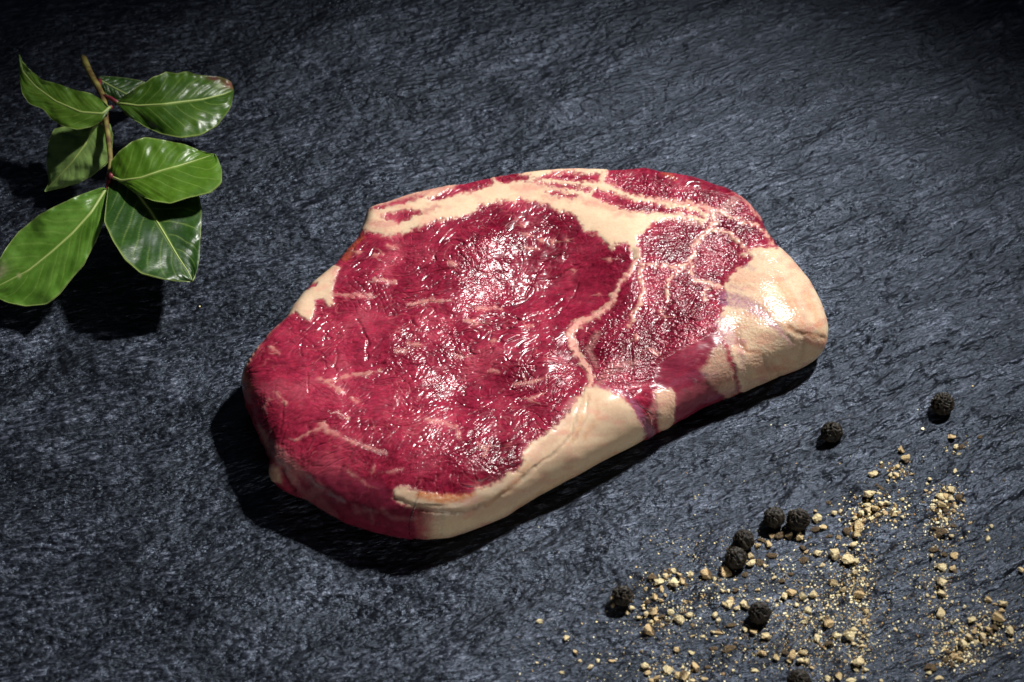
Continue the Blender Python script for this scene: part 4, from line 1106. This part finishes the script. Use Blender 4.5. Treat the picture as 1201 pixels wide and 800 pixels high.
# px, py, width px, aspect (height/width), kind, label
FR = [
    (1115.5, 511.5, 14, .5, 't', 'flat tan pepper flake below the farthest back peppercorn'), (1149, 513, 8, .8, 'b', 'tiny dark husk to the right of the flat tan flake'),
    (1057, 525.5, 9, 1, 'p', 'round pinkish pepper bit, topmost of the middle trail'), (1062, 537, 13, .7, 't', 'greyish tan shard just under the round pinkish bit'),
    (1121, 524, 8, .7, 'c', None), (1128, 524, 8, .8, 'b', None), (1133, 519, 4, 1, 'b', None), (1125, 532, 6, .5, 'c', None),
    (1024.5, 555, 13, .65, 'c', 'cream oval pepper bit, left of the upper middle crumbs'), (1035, 545, 6, 1.2, 'b', None), (1034, 541, 4, 1, 'c', None),
    (1046, 548, 7, .8, 'b', None), (1053, 546, 7, .8, 't', None), (1051, 555, 10, .6, 'c', None), (1058, 550, 6, .8, 't', None), (1044, 556, 5, 1, 'c', None), (1062, 554, 6, .5, 'b', None), (1070, 555, 8, .4, 't', None),
    (1033, 571, 10, .5, 'b', None), (1028, 567, 5, 1, 'b', None), (1041, 562, 5, .8, 't', None),
    (1019, 582, 16, .7, 'c', 'large cream fragment with dark underside at the left of the middle trail'), (1016.6, 592, 9, .7, 'c', None), (1031, 580, 8, .5, 'c', None),
    (1116, 574, 12, .7, 'c', 'cream pepper bit at the top of the right hand mound'), (1125, 582, 10, .8, 'b', 'round brown bit on the right of the right hand mound'), (1131, 585, 5, 1, 'c', None),
    (1120.5, 551.6, 5, 1.6, 'c', 'lone white sliver above the right hand mound'), (1091, 559.5, 6, .8, 'c', None), (1088, 565, 4, 1, 'c', None), (1086, 568, 3, 1, 'c', None), (1086, 574, 5, .8, 't', None), (1090, 578, 4, 1, 't', None),
    (1102, 583, 11, .8, 'c', None), (1109, 582, 9, .9, 't', None), (1115, 585, 9, .7, 'c', None), (1104, 592, 11, .7, 't', None), (1112, 592, 10, .7, 'b', None), (1120.7, 592, 7, .8, 'c', None), (1096, 589, 6, .8, 'c', None), (1094, 596, 6, .8, 'c', None), (1100, 598, 8, .6, 'b', None), (1110, 598, 9, .6, 'b', None), (1119, 598, 7, .6, 't', None),
    (1103, 604, 7, .6, 't', None), (1108.5, 609, 8, .8, 'c', None), (1099, 608, 8, .5, 'b', None), (1115, 607, 7, .4, 'b', None), (1119, 615, 9, .6, 'b', None), (1129, 602, 6, .5, 't', None),
    (1103, 625, 16, .7, 'b', 'large curled brown husk under the right hand mound'), (1097, 619, 8, .6, 'b', None), (1109, 622, 6, 1, 't', None), (1116, 627, 6, .8, 'c', None), (1138, 613, 6, .5, 't', None), (1159, 630, 7, 1, 'c', 'pale bit, alone to the right of the large curled husk'), (1163, 615.5, 5, 1, 'c', None), (1158, 620, 4, 1, 'c', None), (1178, 562, 4, .8, 'b', None), (1129, 571, 3, 1, 't', None),
    (1006, 619, 13, 1.1, 'p', 'tall pinkish cream fragment at the foot of the middle trail'), (1004, 627, 10, .8, 't', None), (1010, 603, 10, .8, 'c', None), (1017, 600, 9, .8, 'c', None), (1003, 607, 8, .7, 'c', None), (1013, 610, 8, .6, 't', None),
    (1025, 597, 9, .8, 't', None), (1033, 592, 8, .9, 'c', None), (1040, 591, 8, .9, 'c', None), (1030, 604, 9, .6, 't', None), (1038, 602, 9, .6, 't', None), (1045, 600, 8, .6, 'b', None), (1048, 605, 8, .6, 't', None), (1054, 601, 6, .6, 't', None), (1058, 606, 6, .8, 'c', None), (1023, 608, 8, .6, 'c', None), (1051, 594, 4, .8, 't', None), (1062, 603, 3, 1, 't', None),
    (959, 608, 12, .75, 'c', 'cream pepper bit right of the touching peppercorn pair'), (978, 601, 8, .9, 'c', None), (986, 598, 6, 1.1, 'c', None), (987, 602, 4, .8, 'b', None), (972, 589, 7, .9, 'b', 'small dark bit, uppermost above the pair of peppercorns'), (956, 599, 5, .8, 't', None),
    (966, 619, 9, .9, 't', None), (955.5, 621, 14, .6, 'b', None), (938, 630, 12, .85, 't', 'tan fragment under the right peppercorn of the pair'), (915, 628, 17, .6, 'b', 'rough dark husk heap under the pair of peppercorns'), (925, 629, 10, .7, 't', None), (905, 628, 9, .8, 't', None),
    (901, 639, 9, .9, 'p', None), (893, 634, 11, .7, 'b', None), (888, 641, 9, .6, 't', None), (905, 652, 16, .4, 'b', 'curved brown husk sliver right of the stacked peppercorns'), (880, 662, 12, .7, 'c', None), (891, 661, 11, .8, 'b', None), (897, 664, 5, 1, 'c', None), (849.6, 672, 19, .62, 'p', 'oval cream half pepper with brown rim below the dull peppercorn'), (873, 674.5, 10, .7, 'b', None), (881, 652.6, 9, .8, 'c', None), (856, 641, 4, .8, 'c', None),
    (959, 645.6, 12, .7, 'c', 'angular cream bit left of the big cream lump'), (965, 660.5, 9, .6, 'c', None), (979, 649, 14, .9, 'c', 'big cream lump, left of the largest one'), (995, 655, 17, .8, 'c', 'largest cream lump in the centre of the crumbs'), (1003, 656, 9, .9, 'c', None), (1000, 638.6, 9, .9, 'c', None), (943, 655, 13, .8, 'b', None), (942, 641, 9, .6, 'b', None), (946, 645, 6, .8, 't', None), (994, 622, 12, .9, 'b', None), (983.5, 629, 8, .7, 't', None), (972, 628, 10, .5, 'b', None), (950, 630, 5, .8, 'b', None),
    (977, 681.5, 13, .7, 't', 'tan brown fragment below the largest cream lump'), (928, 694, 13, .7, 'p', 'pinkish half round bit above the peppercorn in the crumbs'), (920.5, 698, 10, .9, 'c', None), (942, 698, 11, .8, 'c', None), (954, 695.5, 12, .7, 'c', None), (934.5, 707, 7, .9, 'c', None), (863, 692, 9, .8, 'b', None), (873, 708, 11, 1, 'c', 'round cream bit touching the peppercorn in the crumbs'), (855, 709, 14, .7, 'c', None), (857.5, 703, 8, .8, 't', None), (848, 708, 7, .7, 't', None), (864, 712, 8, .6, 'c', None), (947, 715, 9, 1.2, 'c', None), (989, 694, 8, 1, 't', None), (1008, 699, 14, .8, 't', None), (1003, 671, 8, .9, 'c', None), (927.5, 671, 8, .6, 'b', None), (908, 677, 6, .9, 'c', None), (917, 679, 10, .6, 'b', None), (900, 702, 6, .7, 'c', None), (889, 690, 7, .5, 't', None), (983, 699, 6, .6, 'c', None), (998, 690, 5, .8, 'c', None), (1012, 680, 7, .6, 't', None), (1016, 670, 5, .8, 'c', None),
    (789, 685.6, 15, 1, 'c', 'biggest round cream grain of the left heap'), (773, 684.7, 12, .85, 'c', 'cream grain left of the biggest round one'), (765.6, 678, 13, 1, 'b', 'dark open husk at the left of the upper left heap'), (780.6, 677, 9, .8, 'c', None), (790, 669.7, 8, .9, 'c', None), (797, 675, 9, .8, 't', None), (783, 671, 8, .6, 'b', None), (809.7, 673.4, 10, .8, 'c', None), (799, 682, 10, .8, 't', None), (804, 686, 7, .8, 'b', None), (829, 675, 16, .8, 'p', 'large pinkish cream fragment left of the oval half pepper'), (838, 680, 6, 1, 'c', None), (776, 693, 6, 1.4, 't', None), (780, 699, 4, 1.2, 't', None),
    (767.5, 700.6, 9, .9, 't', None), (759, 706, 8, .9, 'b', None), (766.5, 717, 11, 1, 'p', None), (775, 705, 6, .8, 't', None), (787, 718, 9, .7, 'c', None), (796.5, 727, 14, .85, 'c', 'round cream grain lowest in the left heap'), (808, 721, 9, .8, 'c', None), (776, 722, 10, .7, 'b', None), (770, 726, 9, .6, 't', None), (783, 727, 9, .5, 'b', None), (762, 740, 15, .85, 'p', 'pinkish cream fragment apart below the left heap'), (749.7, 723, 7, .8, 'c', None), (758, 719, 6, .9, 'c', None), (755, 713, 5, .9, 'c', None), (764, 727, 7, .6, 'c', None), (777, 732, 5, .7, 'c', None), (812, 732, 8, .4, 't', None), (757, 692, 6, .8, 't', None),
    (719, 710, 6, 1.3, 'c', None), (717.5, 701, 4, 1.8, 't', None), (741, 713, 8, .8, 'c', None), (735, 718, 6, .8, 't', None),
    (838, 721, 8, .9, 'c', None), (843, 726.5, 6, .9, 'c', None), (836, 740, 5, 1.2, 'c', None), (843, 740, 11, .4, 't', None), (824, 744.7, 8, .45, 'c', None), (812, 744, 7, .4, 't', None), (855.6, 758.7, 22, .42, 'b', 'long brown husk scrap under the peppercorn in the crumbs'), (838, 757, 12, .5, 'b', None), (858, 732, 14, .5, 'b', None), (884, 740, 11, .75, 't', None), (898, 745.6, 10, 1, 'c', None), (874, 737, 8, .7, 'c', None), (793.7, 759.7, 9, .7, 't', None), (812, 763, 7, .7, 'c', None), (818, 765, 3, .8, 'c', None),
    (816, 780, 13, .75, 't', 'tan fragment right of the heap at the bottom edge'), (756, 779, 10, .7, 'c', None), (760, 787, 9, .8, 't', None), (784, 784, 14, .8, 'c', None), (795, 789, 9, .8, 't', None), (804, 791, 13, .8, 'p', None), (771, 794, 10, .7, 't', None), (812, 796, 8, .7, 'c', None), (764, 796, 8, .6, 't', None), (831, 779, 10, .5, 'b', None), (860, 785, 5, .9, 'c', None), (885.6, 784, 9, .5, 'c', None), (718, 773, 10, .4, 't', None), (701, 772, 6, 1, 'c', None), (893, 766, 10, .5, 't', None), (752.5, 762.5, 5, .8, 't', None), (803, 706, 5, .7, 't', None), (821, 711, 4, .8, 'c', None), (847, 694, 5, 1, 'c', None), (789, 773, 4, .8, 'c', None), (826, 794, 9, .5, 't', None),
    (633, 729, 9, .6, 'c', 'cream chip, leftmost of the lone chips'), (664, 748, 9, .8, 'c', 'pointed cream chip, right of and below the leftmost chip'), (675, 762.5, 7, .9, 't', 'round tan bit below the pointed cream chip'), (680.5, 772.5, 5, .8, 'c', None), (692.5, 780, 10, .6, 'c', None), (659, 787, 7, .5, 'c', None), (629.5, 775.5, 5, .6, 'c', None), (700, 785, 3, 1, 'c', None), (653, 739, 3, 1, 't', None), (606, 796, 3, 1, 'c', None),
    (971.5, 732.5, 13, 1, 't', None), (943, 729.5, 9, .6, 'c', None), (962.5, 726.5, 6, .8, 'c', None), (899.5, 747, 10, 1, 'c', None), (958, 750.5, 9, 1.1, 'c', None), (971.5, 756, 12, .7, 'b', 'brown fragment left of and below the winged cream lump'), (980.5, 747.5, 12, .6, 'c', None), (995.5, 747.5, 16, .75, 'c', 'winged cream lump, largest near the lower middle'), (1000, 740, 9, .7, 'c', None), (1010, 753.5, 6, .8, 'c', None), (1010.5, 759.5, 9, .6, 'c', None), (1001.5, 756, 7, .8, 'c', None), (1005, 779, 15, .75, 'c', 'lumpy cream fragment near the bottom edge'), (1004.5, 787, 8, .6, 'c', None), (983.5, 793, 11, .9, 't', None), (1015, 786.5, 8, .7, 'c', None), (910, 771, 11, .7, 't', None), (920, 766, 11, .7, 'b', None), (930, 770, 12, 1, 't', None), (938, 775, 9, .8, 'c', None), (941.5, 765.5, 13, .5, 'c', None), (946, 776, 8, .8, 'c', None), (895, 766, 11, .5, 't', None), (925, 775, 7, .7, 't', None), (952, 783, 8, .5, 't', None), (971, 795.5, 9, .8, 'c', None), (998, 799, 16, .4, 'c', None), (1050, 738, 5, 1.2, 'c', None), (886, 785, 10, .4, 'c', None), (991, 777, 5, .8, 'c', None), (1034, 798, 6, .8, 'c', None), (1013, 731, 7, .8, 't', None), (1016, 718, 8, .8, 't', None), (1012, 714, 7, .6, 'b', None), (1008, 744, 6, .6, 'c', None), (1018, 746, 6, .6, 'c', None),
    (1104, 666, 14, .7, 'c', 'smooth cream grain, topmost of the right hand column'), (1117.6, 668, 9, 1, 't', None), (1104, 684, 13, .8, 'c', None), (1105, 695, 11, .8, 'c', None), (1104, 716.7, 13, .95, 'c', 'bright cream lump, lowest of the right hand column'), (1118.7, 652.6, 10, 1, 't', None), (1095, 644.7, 13, .7, 'b', None), (1107.5, 651.5, 8, .8, 'b', None), (1092, 654, 5, .9, 'c', None), (1198.5, 665, 7, 1.2, 'c', 'cream bit at the right frame edge'), (1160, 700, 9, 1, 't', None), (1177, 707.7, 11, .8, 'c', None), (1168, 706.6, 6, .7, 't', None), (1140, 725.7, 10, .9, 'c', None), (1170.5, 723.5, 15, .8, 't', None), (1160, 737, 11, .8, 't', None), (1152.5, 743.7, 10, .9, 'c', None), (1167, 733, 9, .8, 'b', None), (1185, 739, 9, 1.1, 'c', None), (1190.6, 734.7, 8, .7, 'b', None), (1187, 749, 9, .4, 't', None), (1136.7, 746, 10, .8, 'c', None), (1143, 740, 7, .9, 't', None), (1130, 755, 11, .9, 'c', None), (1145.7, 750.5, 8, .8, 'c', None), (1118.7, 767, 11, .7, 't', None), (1110, 770, 10, .7, 'b', None), (1126, 770, 10, .7, 't', None), (1117, 776, 10, .6, 'b', None), (1126, 763, 7, .7, 't', None), (1112, 762, 7, .7, 'b', None), (1091.7, 779.7, 16, .9, 'b', 'large brown husk with a cream rim at the bottom right'), (1090, 787, 8, .6, 'c', None), (1102, 794, 12, .6, 'c', 'smooth cream bit at the bottom edge below the brown husk'), (1093, 762.8, 7, .8, 'c', None), (1098.5, 751, 6, .7, 't', None), (1088, 698, 5, .9, 'c', None), (1095, 699, 6, .6, 't', None), (1061, 701, 5, .7, 'c', None), (1132, 709, 6, .6, 'c', None), (1137, 703, 4, .7, 'c', None), (1124, 712, 5, .7, 'c', None), (1117, 705, 5, .6, 'c', None), (1175, 715, 8, .6, 't', None), (1155, 753, 8, .6, 't', None), (1162, 749, 8, .7, 'b', None), (1149, 733, 7, .7, 't', None), (1072.6, 675, 4, .8, 'c', None), (1179, 754, 5, .8, 'c', None), (1127, 737, 5, .7, 'c', None), (1116, 730, 5, .8, 'c', None)]


LAND = [(975.5, 508, 'the lone peppercorn near the steak'), (1105.5, 474, 'the farthest back peppercorn'), (922, 610, 'the touching peppercorn pair'),
        (868, 645, 'the two stacked peppercorns'), (730, 700, 'the leftmost peppercorn'), (891, 718, 'the peppercorn amid the crumbs'),
        (937, 798, 'the peppercorn cut by the frame'), (789, 686, 'the biggest round cream grain'), (849, 672, 'the oval half pepper'),
        (1103, 625, 'the large curled husk'), (995, 655, 'the largest cream lump'), (995, 747, 'the winged cream lump'),
        (1092, 780, 'the brown husk with cream rim'), (1062, 537, 'the greyish tan shard'), (1104, 717, 'the bright cream lump'),
        (633, 729, 'the leftmost cream chip'), (762, 740, 'the pinkish fragment below the left heap'), (1019, 582, 'the large fragment with dark underside')]
ORD = ['closest', 'second closest', 'third closest', 'fourth closest', 'fifth closest', 'sixth closest', 'seventh closest', 'eighth closest', 'ninth closest', 'tenth closest']
_cnt = {}


def bit_label(x, y, w_, kind):
    dd, lx, ly, nm = min((math.hypot(x - a, y - b), a, b, n_) for a, b, n_ in LAND)
    dx, dy = x - lx, y - ly
    side_ = ('right of' if dx > 0 else 'left of') if abs(dx) > abs(dy) else ('below' if dy > 0 else 'above')
    sz = 'small' if w_ < 8 else 'mid sized'
    k_ = {'c': 'cream', 't': 'tan', 'p': 'pinkish', 'b': 'dark brown'}[kind]
    return sz, k_, side_, nm, dd


def cluster_name(x, y):
    if x > 1075: return 'the right hand column' if y < 690 else 'the lower right heap'
    if y < 632 and x > 985: return 'the middle trail'
    if x < 715: return 'the lone chips at the lower left'
    if x < 825: return 'the left heap' if y < 770 else 'the bottom left heap'
    if y < 690: return 'the crumbs around the black peppercorns'
    return 'the lower middle crumbs'


KN = {'c': 'cream', 't': 'tan', 'p': 'pinkish cream', 'b': 'dark brown husk'}
rs = np.random.RandomState(5)
root_of = {}
FR = sorted(FR, key=lambda f: -f[2] * f[2] * f[3])
FR = FR[:300]
_grp = {}
for f in FR:
    if not f[5]:
        L_ = bit_label(f[0], f[1], f[2], f[4])
        _grp.setdefault(L_[:4], []).append((L_[4], f[0], f[1]))
for v_ in _grp.values():
    v_.sort()
for i, (x, y, wpx_, asp, kd_, lab) in enumerate(FR):
    g = unproj(x, y, 0.0008)
    mm_ = (np.linalg.norm(g - CAM)) / FPX
    wm = wpx_ * mm_ * 0.98
    sy = asp / 0.80
    me = FM[kd_][rs.randint(7)]
    o = link('pepper_fragment', me)
    hgt = wm * (0.75 if kd_ != 'b' else 0.8) * min(1.0, sy)
    o.scale = (wm, wm * sy, hgt)
    o.rotation_euler = (rs.uniform(-0.35, 0.35), rs.uniform(-0.35, 0.35), rs.choice([0, math.pi]) + rs.uniform(-0.5, 0.5))
    zmin = hgt * (0.36 if kd_ != 'b' else 0.22)
    o.location = (g[0], g[1], float(ground_z(g[0], g[1])) + zmin)
    cn = cluster_name(x, y)
    if not lab:
        L_ = bit_label(x, y, wpx_, kd_)
        rank = _grp[L_[:4]].index((L_[4], x, y))
        sz, kk = L_[0], L_[1]
        what = 'husk' if kd_ == 'b' else 'pepper bit'
        only = len(_grp[L_[:4]]) == 1
        lab = f'{sz} {kk} {what} {L_[2]} {L_[3]}' if only else f'{sz} {kk} {what}, {ORD[min(rank, 9)]} {L_[2]} {L_[3]}'
        tag(o, lab, 'pepper fragment', f'{sz} {KN[kd_]} pepper bits in {cn}')
    else:
        tag(o, lab, 'pepper fragment', 'larger cracked pepper fragments')


# fine ground pepper dust: nobody could count it --------------------------------
def make_dust():
    rs = np.random.RandomState(9)
    pts = []
    for (x, y, sx, sy, n, smin, smax) in (
            (1052, 552, 9, 6, 60, 1, 3.5), (1036, 598, 18, 9, 170, 1, 4), (1010, 606, 10, 10, 80, 1, 4), (1108, 592, 12, 12, 150, 1, 4), (1106, 612, 10, 14, 110, 1, 3.5),
            (1006, 660, 10, 30, 190, 1, 3.5), (990, 700, 26, 40, 380, .8, 3), (945, 705, 36, 22, 300, .8, 3.2), (930, 740, 60, 26, 420, .8, 3), (960, 770, 45, 20, 260, .8, 3),
            (786, 722, 26, 12, 150, 1, 3.5), (786, 682, 22, 9, 90, 1, 3.5), (790, 788, 30, 10, 120, 1, 3.5), (1103, 690, 16, 40, 240, .8, 3), (1140, 745, 34, 14, 330, .9, 3.6),
            (1120, 768, 14, 9, 170, 1, 3.6), (1170, 730, 18, 14, 120, .9, 3.5), (1060, 680, 40, 50, 330, .7, 2.2), (1150, 700, 40, 50, 200, .7, 2.2), (860, 740, 70, 40, 420, .7, 2.4),
            (900, 655, 40, 22, 200, .8, 2.8), (770, 740, 40, 40, 110, .7, 2), (800, 635, 30, 14, 45, .8, 2.2), (820, 650, 30, 15, 40, .8, 2.2), (700, 760, 50, 30, 40, .8, 2), (1125, 525, 9, 5, 18, .8, 2.5),
            (1011, 735, 8, 35, 200, .8, 3), (960, 590, 80, 40, 45, .7, 2), (1090, 770, 60, 25, 200, .7, 2.3), (600, 560, 10, 10, 0, 1, 1), (840, 700, 16, 8, 60, .8, 3)):
        n = int(n * 1.5)
        xy = rs.randn(n, 2) * [sx, sy] + [x, y]
        s = (smin + (smax - smin) * rs.rand(n) ** 3.2) * 0.82
        pts.append(np.column_stack([xy, s]))
    xy = np.column_stack([rs.rand(260) * 600 + 600, 800 - (rs.rand(260) ** 1.5) * 320]); pts.append(np.column_stack([xy, 0.7 + 1.1 * rs.rand(260) ** 2]))
    for a in ((921, 498, 2.5), (1082, 504, 3), (234, 358, 1.8), (732, 498, 2), (850, 508, 1.6), (905, 467, 2), (1140, 455, 2), (1050, 620, 3)):
        pts.append(np.array([a]))
    A = np.vstack(pts)
    fat_line = lambda x: 640 - 0.42 * (x - 500)     # keep dust off the steak
    A = A[(A[:, 1] > fat_line(A[:, 0]) + 20) | (A[:, 0] > 990) | (A[:, 2] == 1.8)]
    V0, F0 = icos(1)
    n = len(A); nv = len(V0)
    G = unproj(A[:, 0], A[:, 1], 0.0002)
    mm_ = np.linalg.norm(G - CAM, axis=1) / FPX
    R = A[:, 2] * mm_ * 0.55
    gz = ground_z(G[:, 0], G[:, 1])
    sc3 = R[:, None] * (0.6 + 0.9 * rs.rand(n, 3)); sc3[:, 2] *= 0.7
    jit = 1 + 0.35 * rs.randn(n, nv, 1) * 0.6
    an = rs.rand(n) * 2 * np.pi
    L = V0[None] * jit * sc3[:, None, :]
    ca, sa = np.cos(an)[:, None], np.sin(an)[:, None]
    X = L[..., 0] * ca - L[..., 1] * sa; Y = L[..., 0] * sa + L[..., 1] * ca
    P = np.stack([X + G[:, None, 0], Y + G[:, None, 1], L[..., 2] + (gz + sc3[:, 2] * 0.6)[:, None]], -1).reshape(-1, 3)
    Fa = (F0[None] + (np.arange(n) * nv)[:, None, None]).reshape(-1, 3)
    M = NT('ground_pepper'); ca_ = M.n('ShaderNodeAttribute', attribute_name='tint').outputs['Color']
    M.l(ca_, M.b.inputs['Base Color']); M.b.inputs['Roughness'].default_value = 0.75
    me = np_mesh('pepper_dust', P, None, Fa, M.m, smooth=False)
    pal = np.array([(0.90, 0.82, 0.55), (0.80, 0.66, 0.34), (0.55, 0.38, 0.16), (0.24, 0.14, 0.05), (0.10, 0.06, 0.03)])
    ch = rs.choice(5, n, p=[.30, .24, .17, .15, .14])
    set_col(me, 'tint', np.repeat(pal[ch], nv, axis=0))
    o = link('pepper_dust', me)
    tag(o, 'fine gold and cream dust of ground pepper scattered over the slate', 'ground pepper', None, 'stuff')


make_dust()
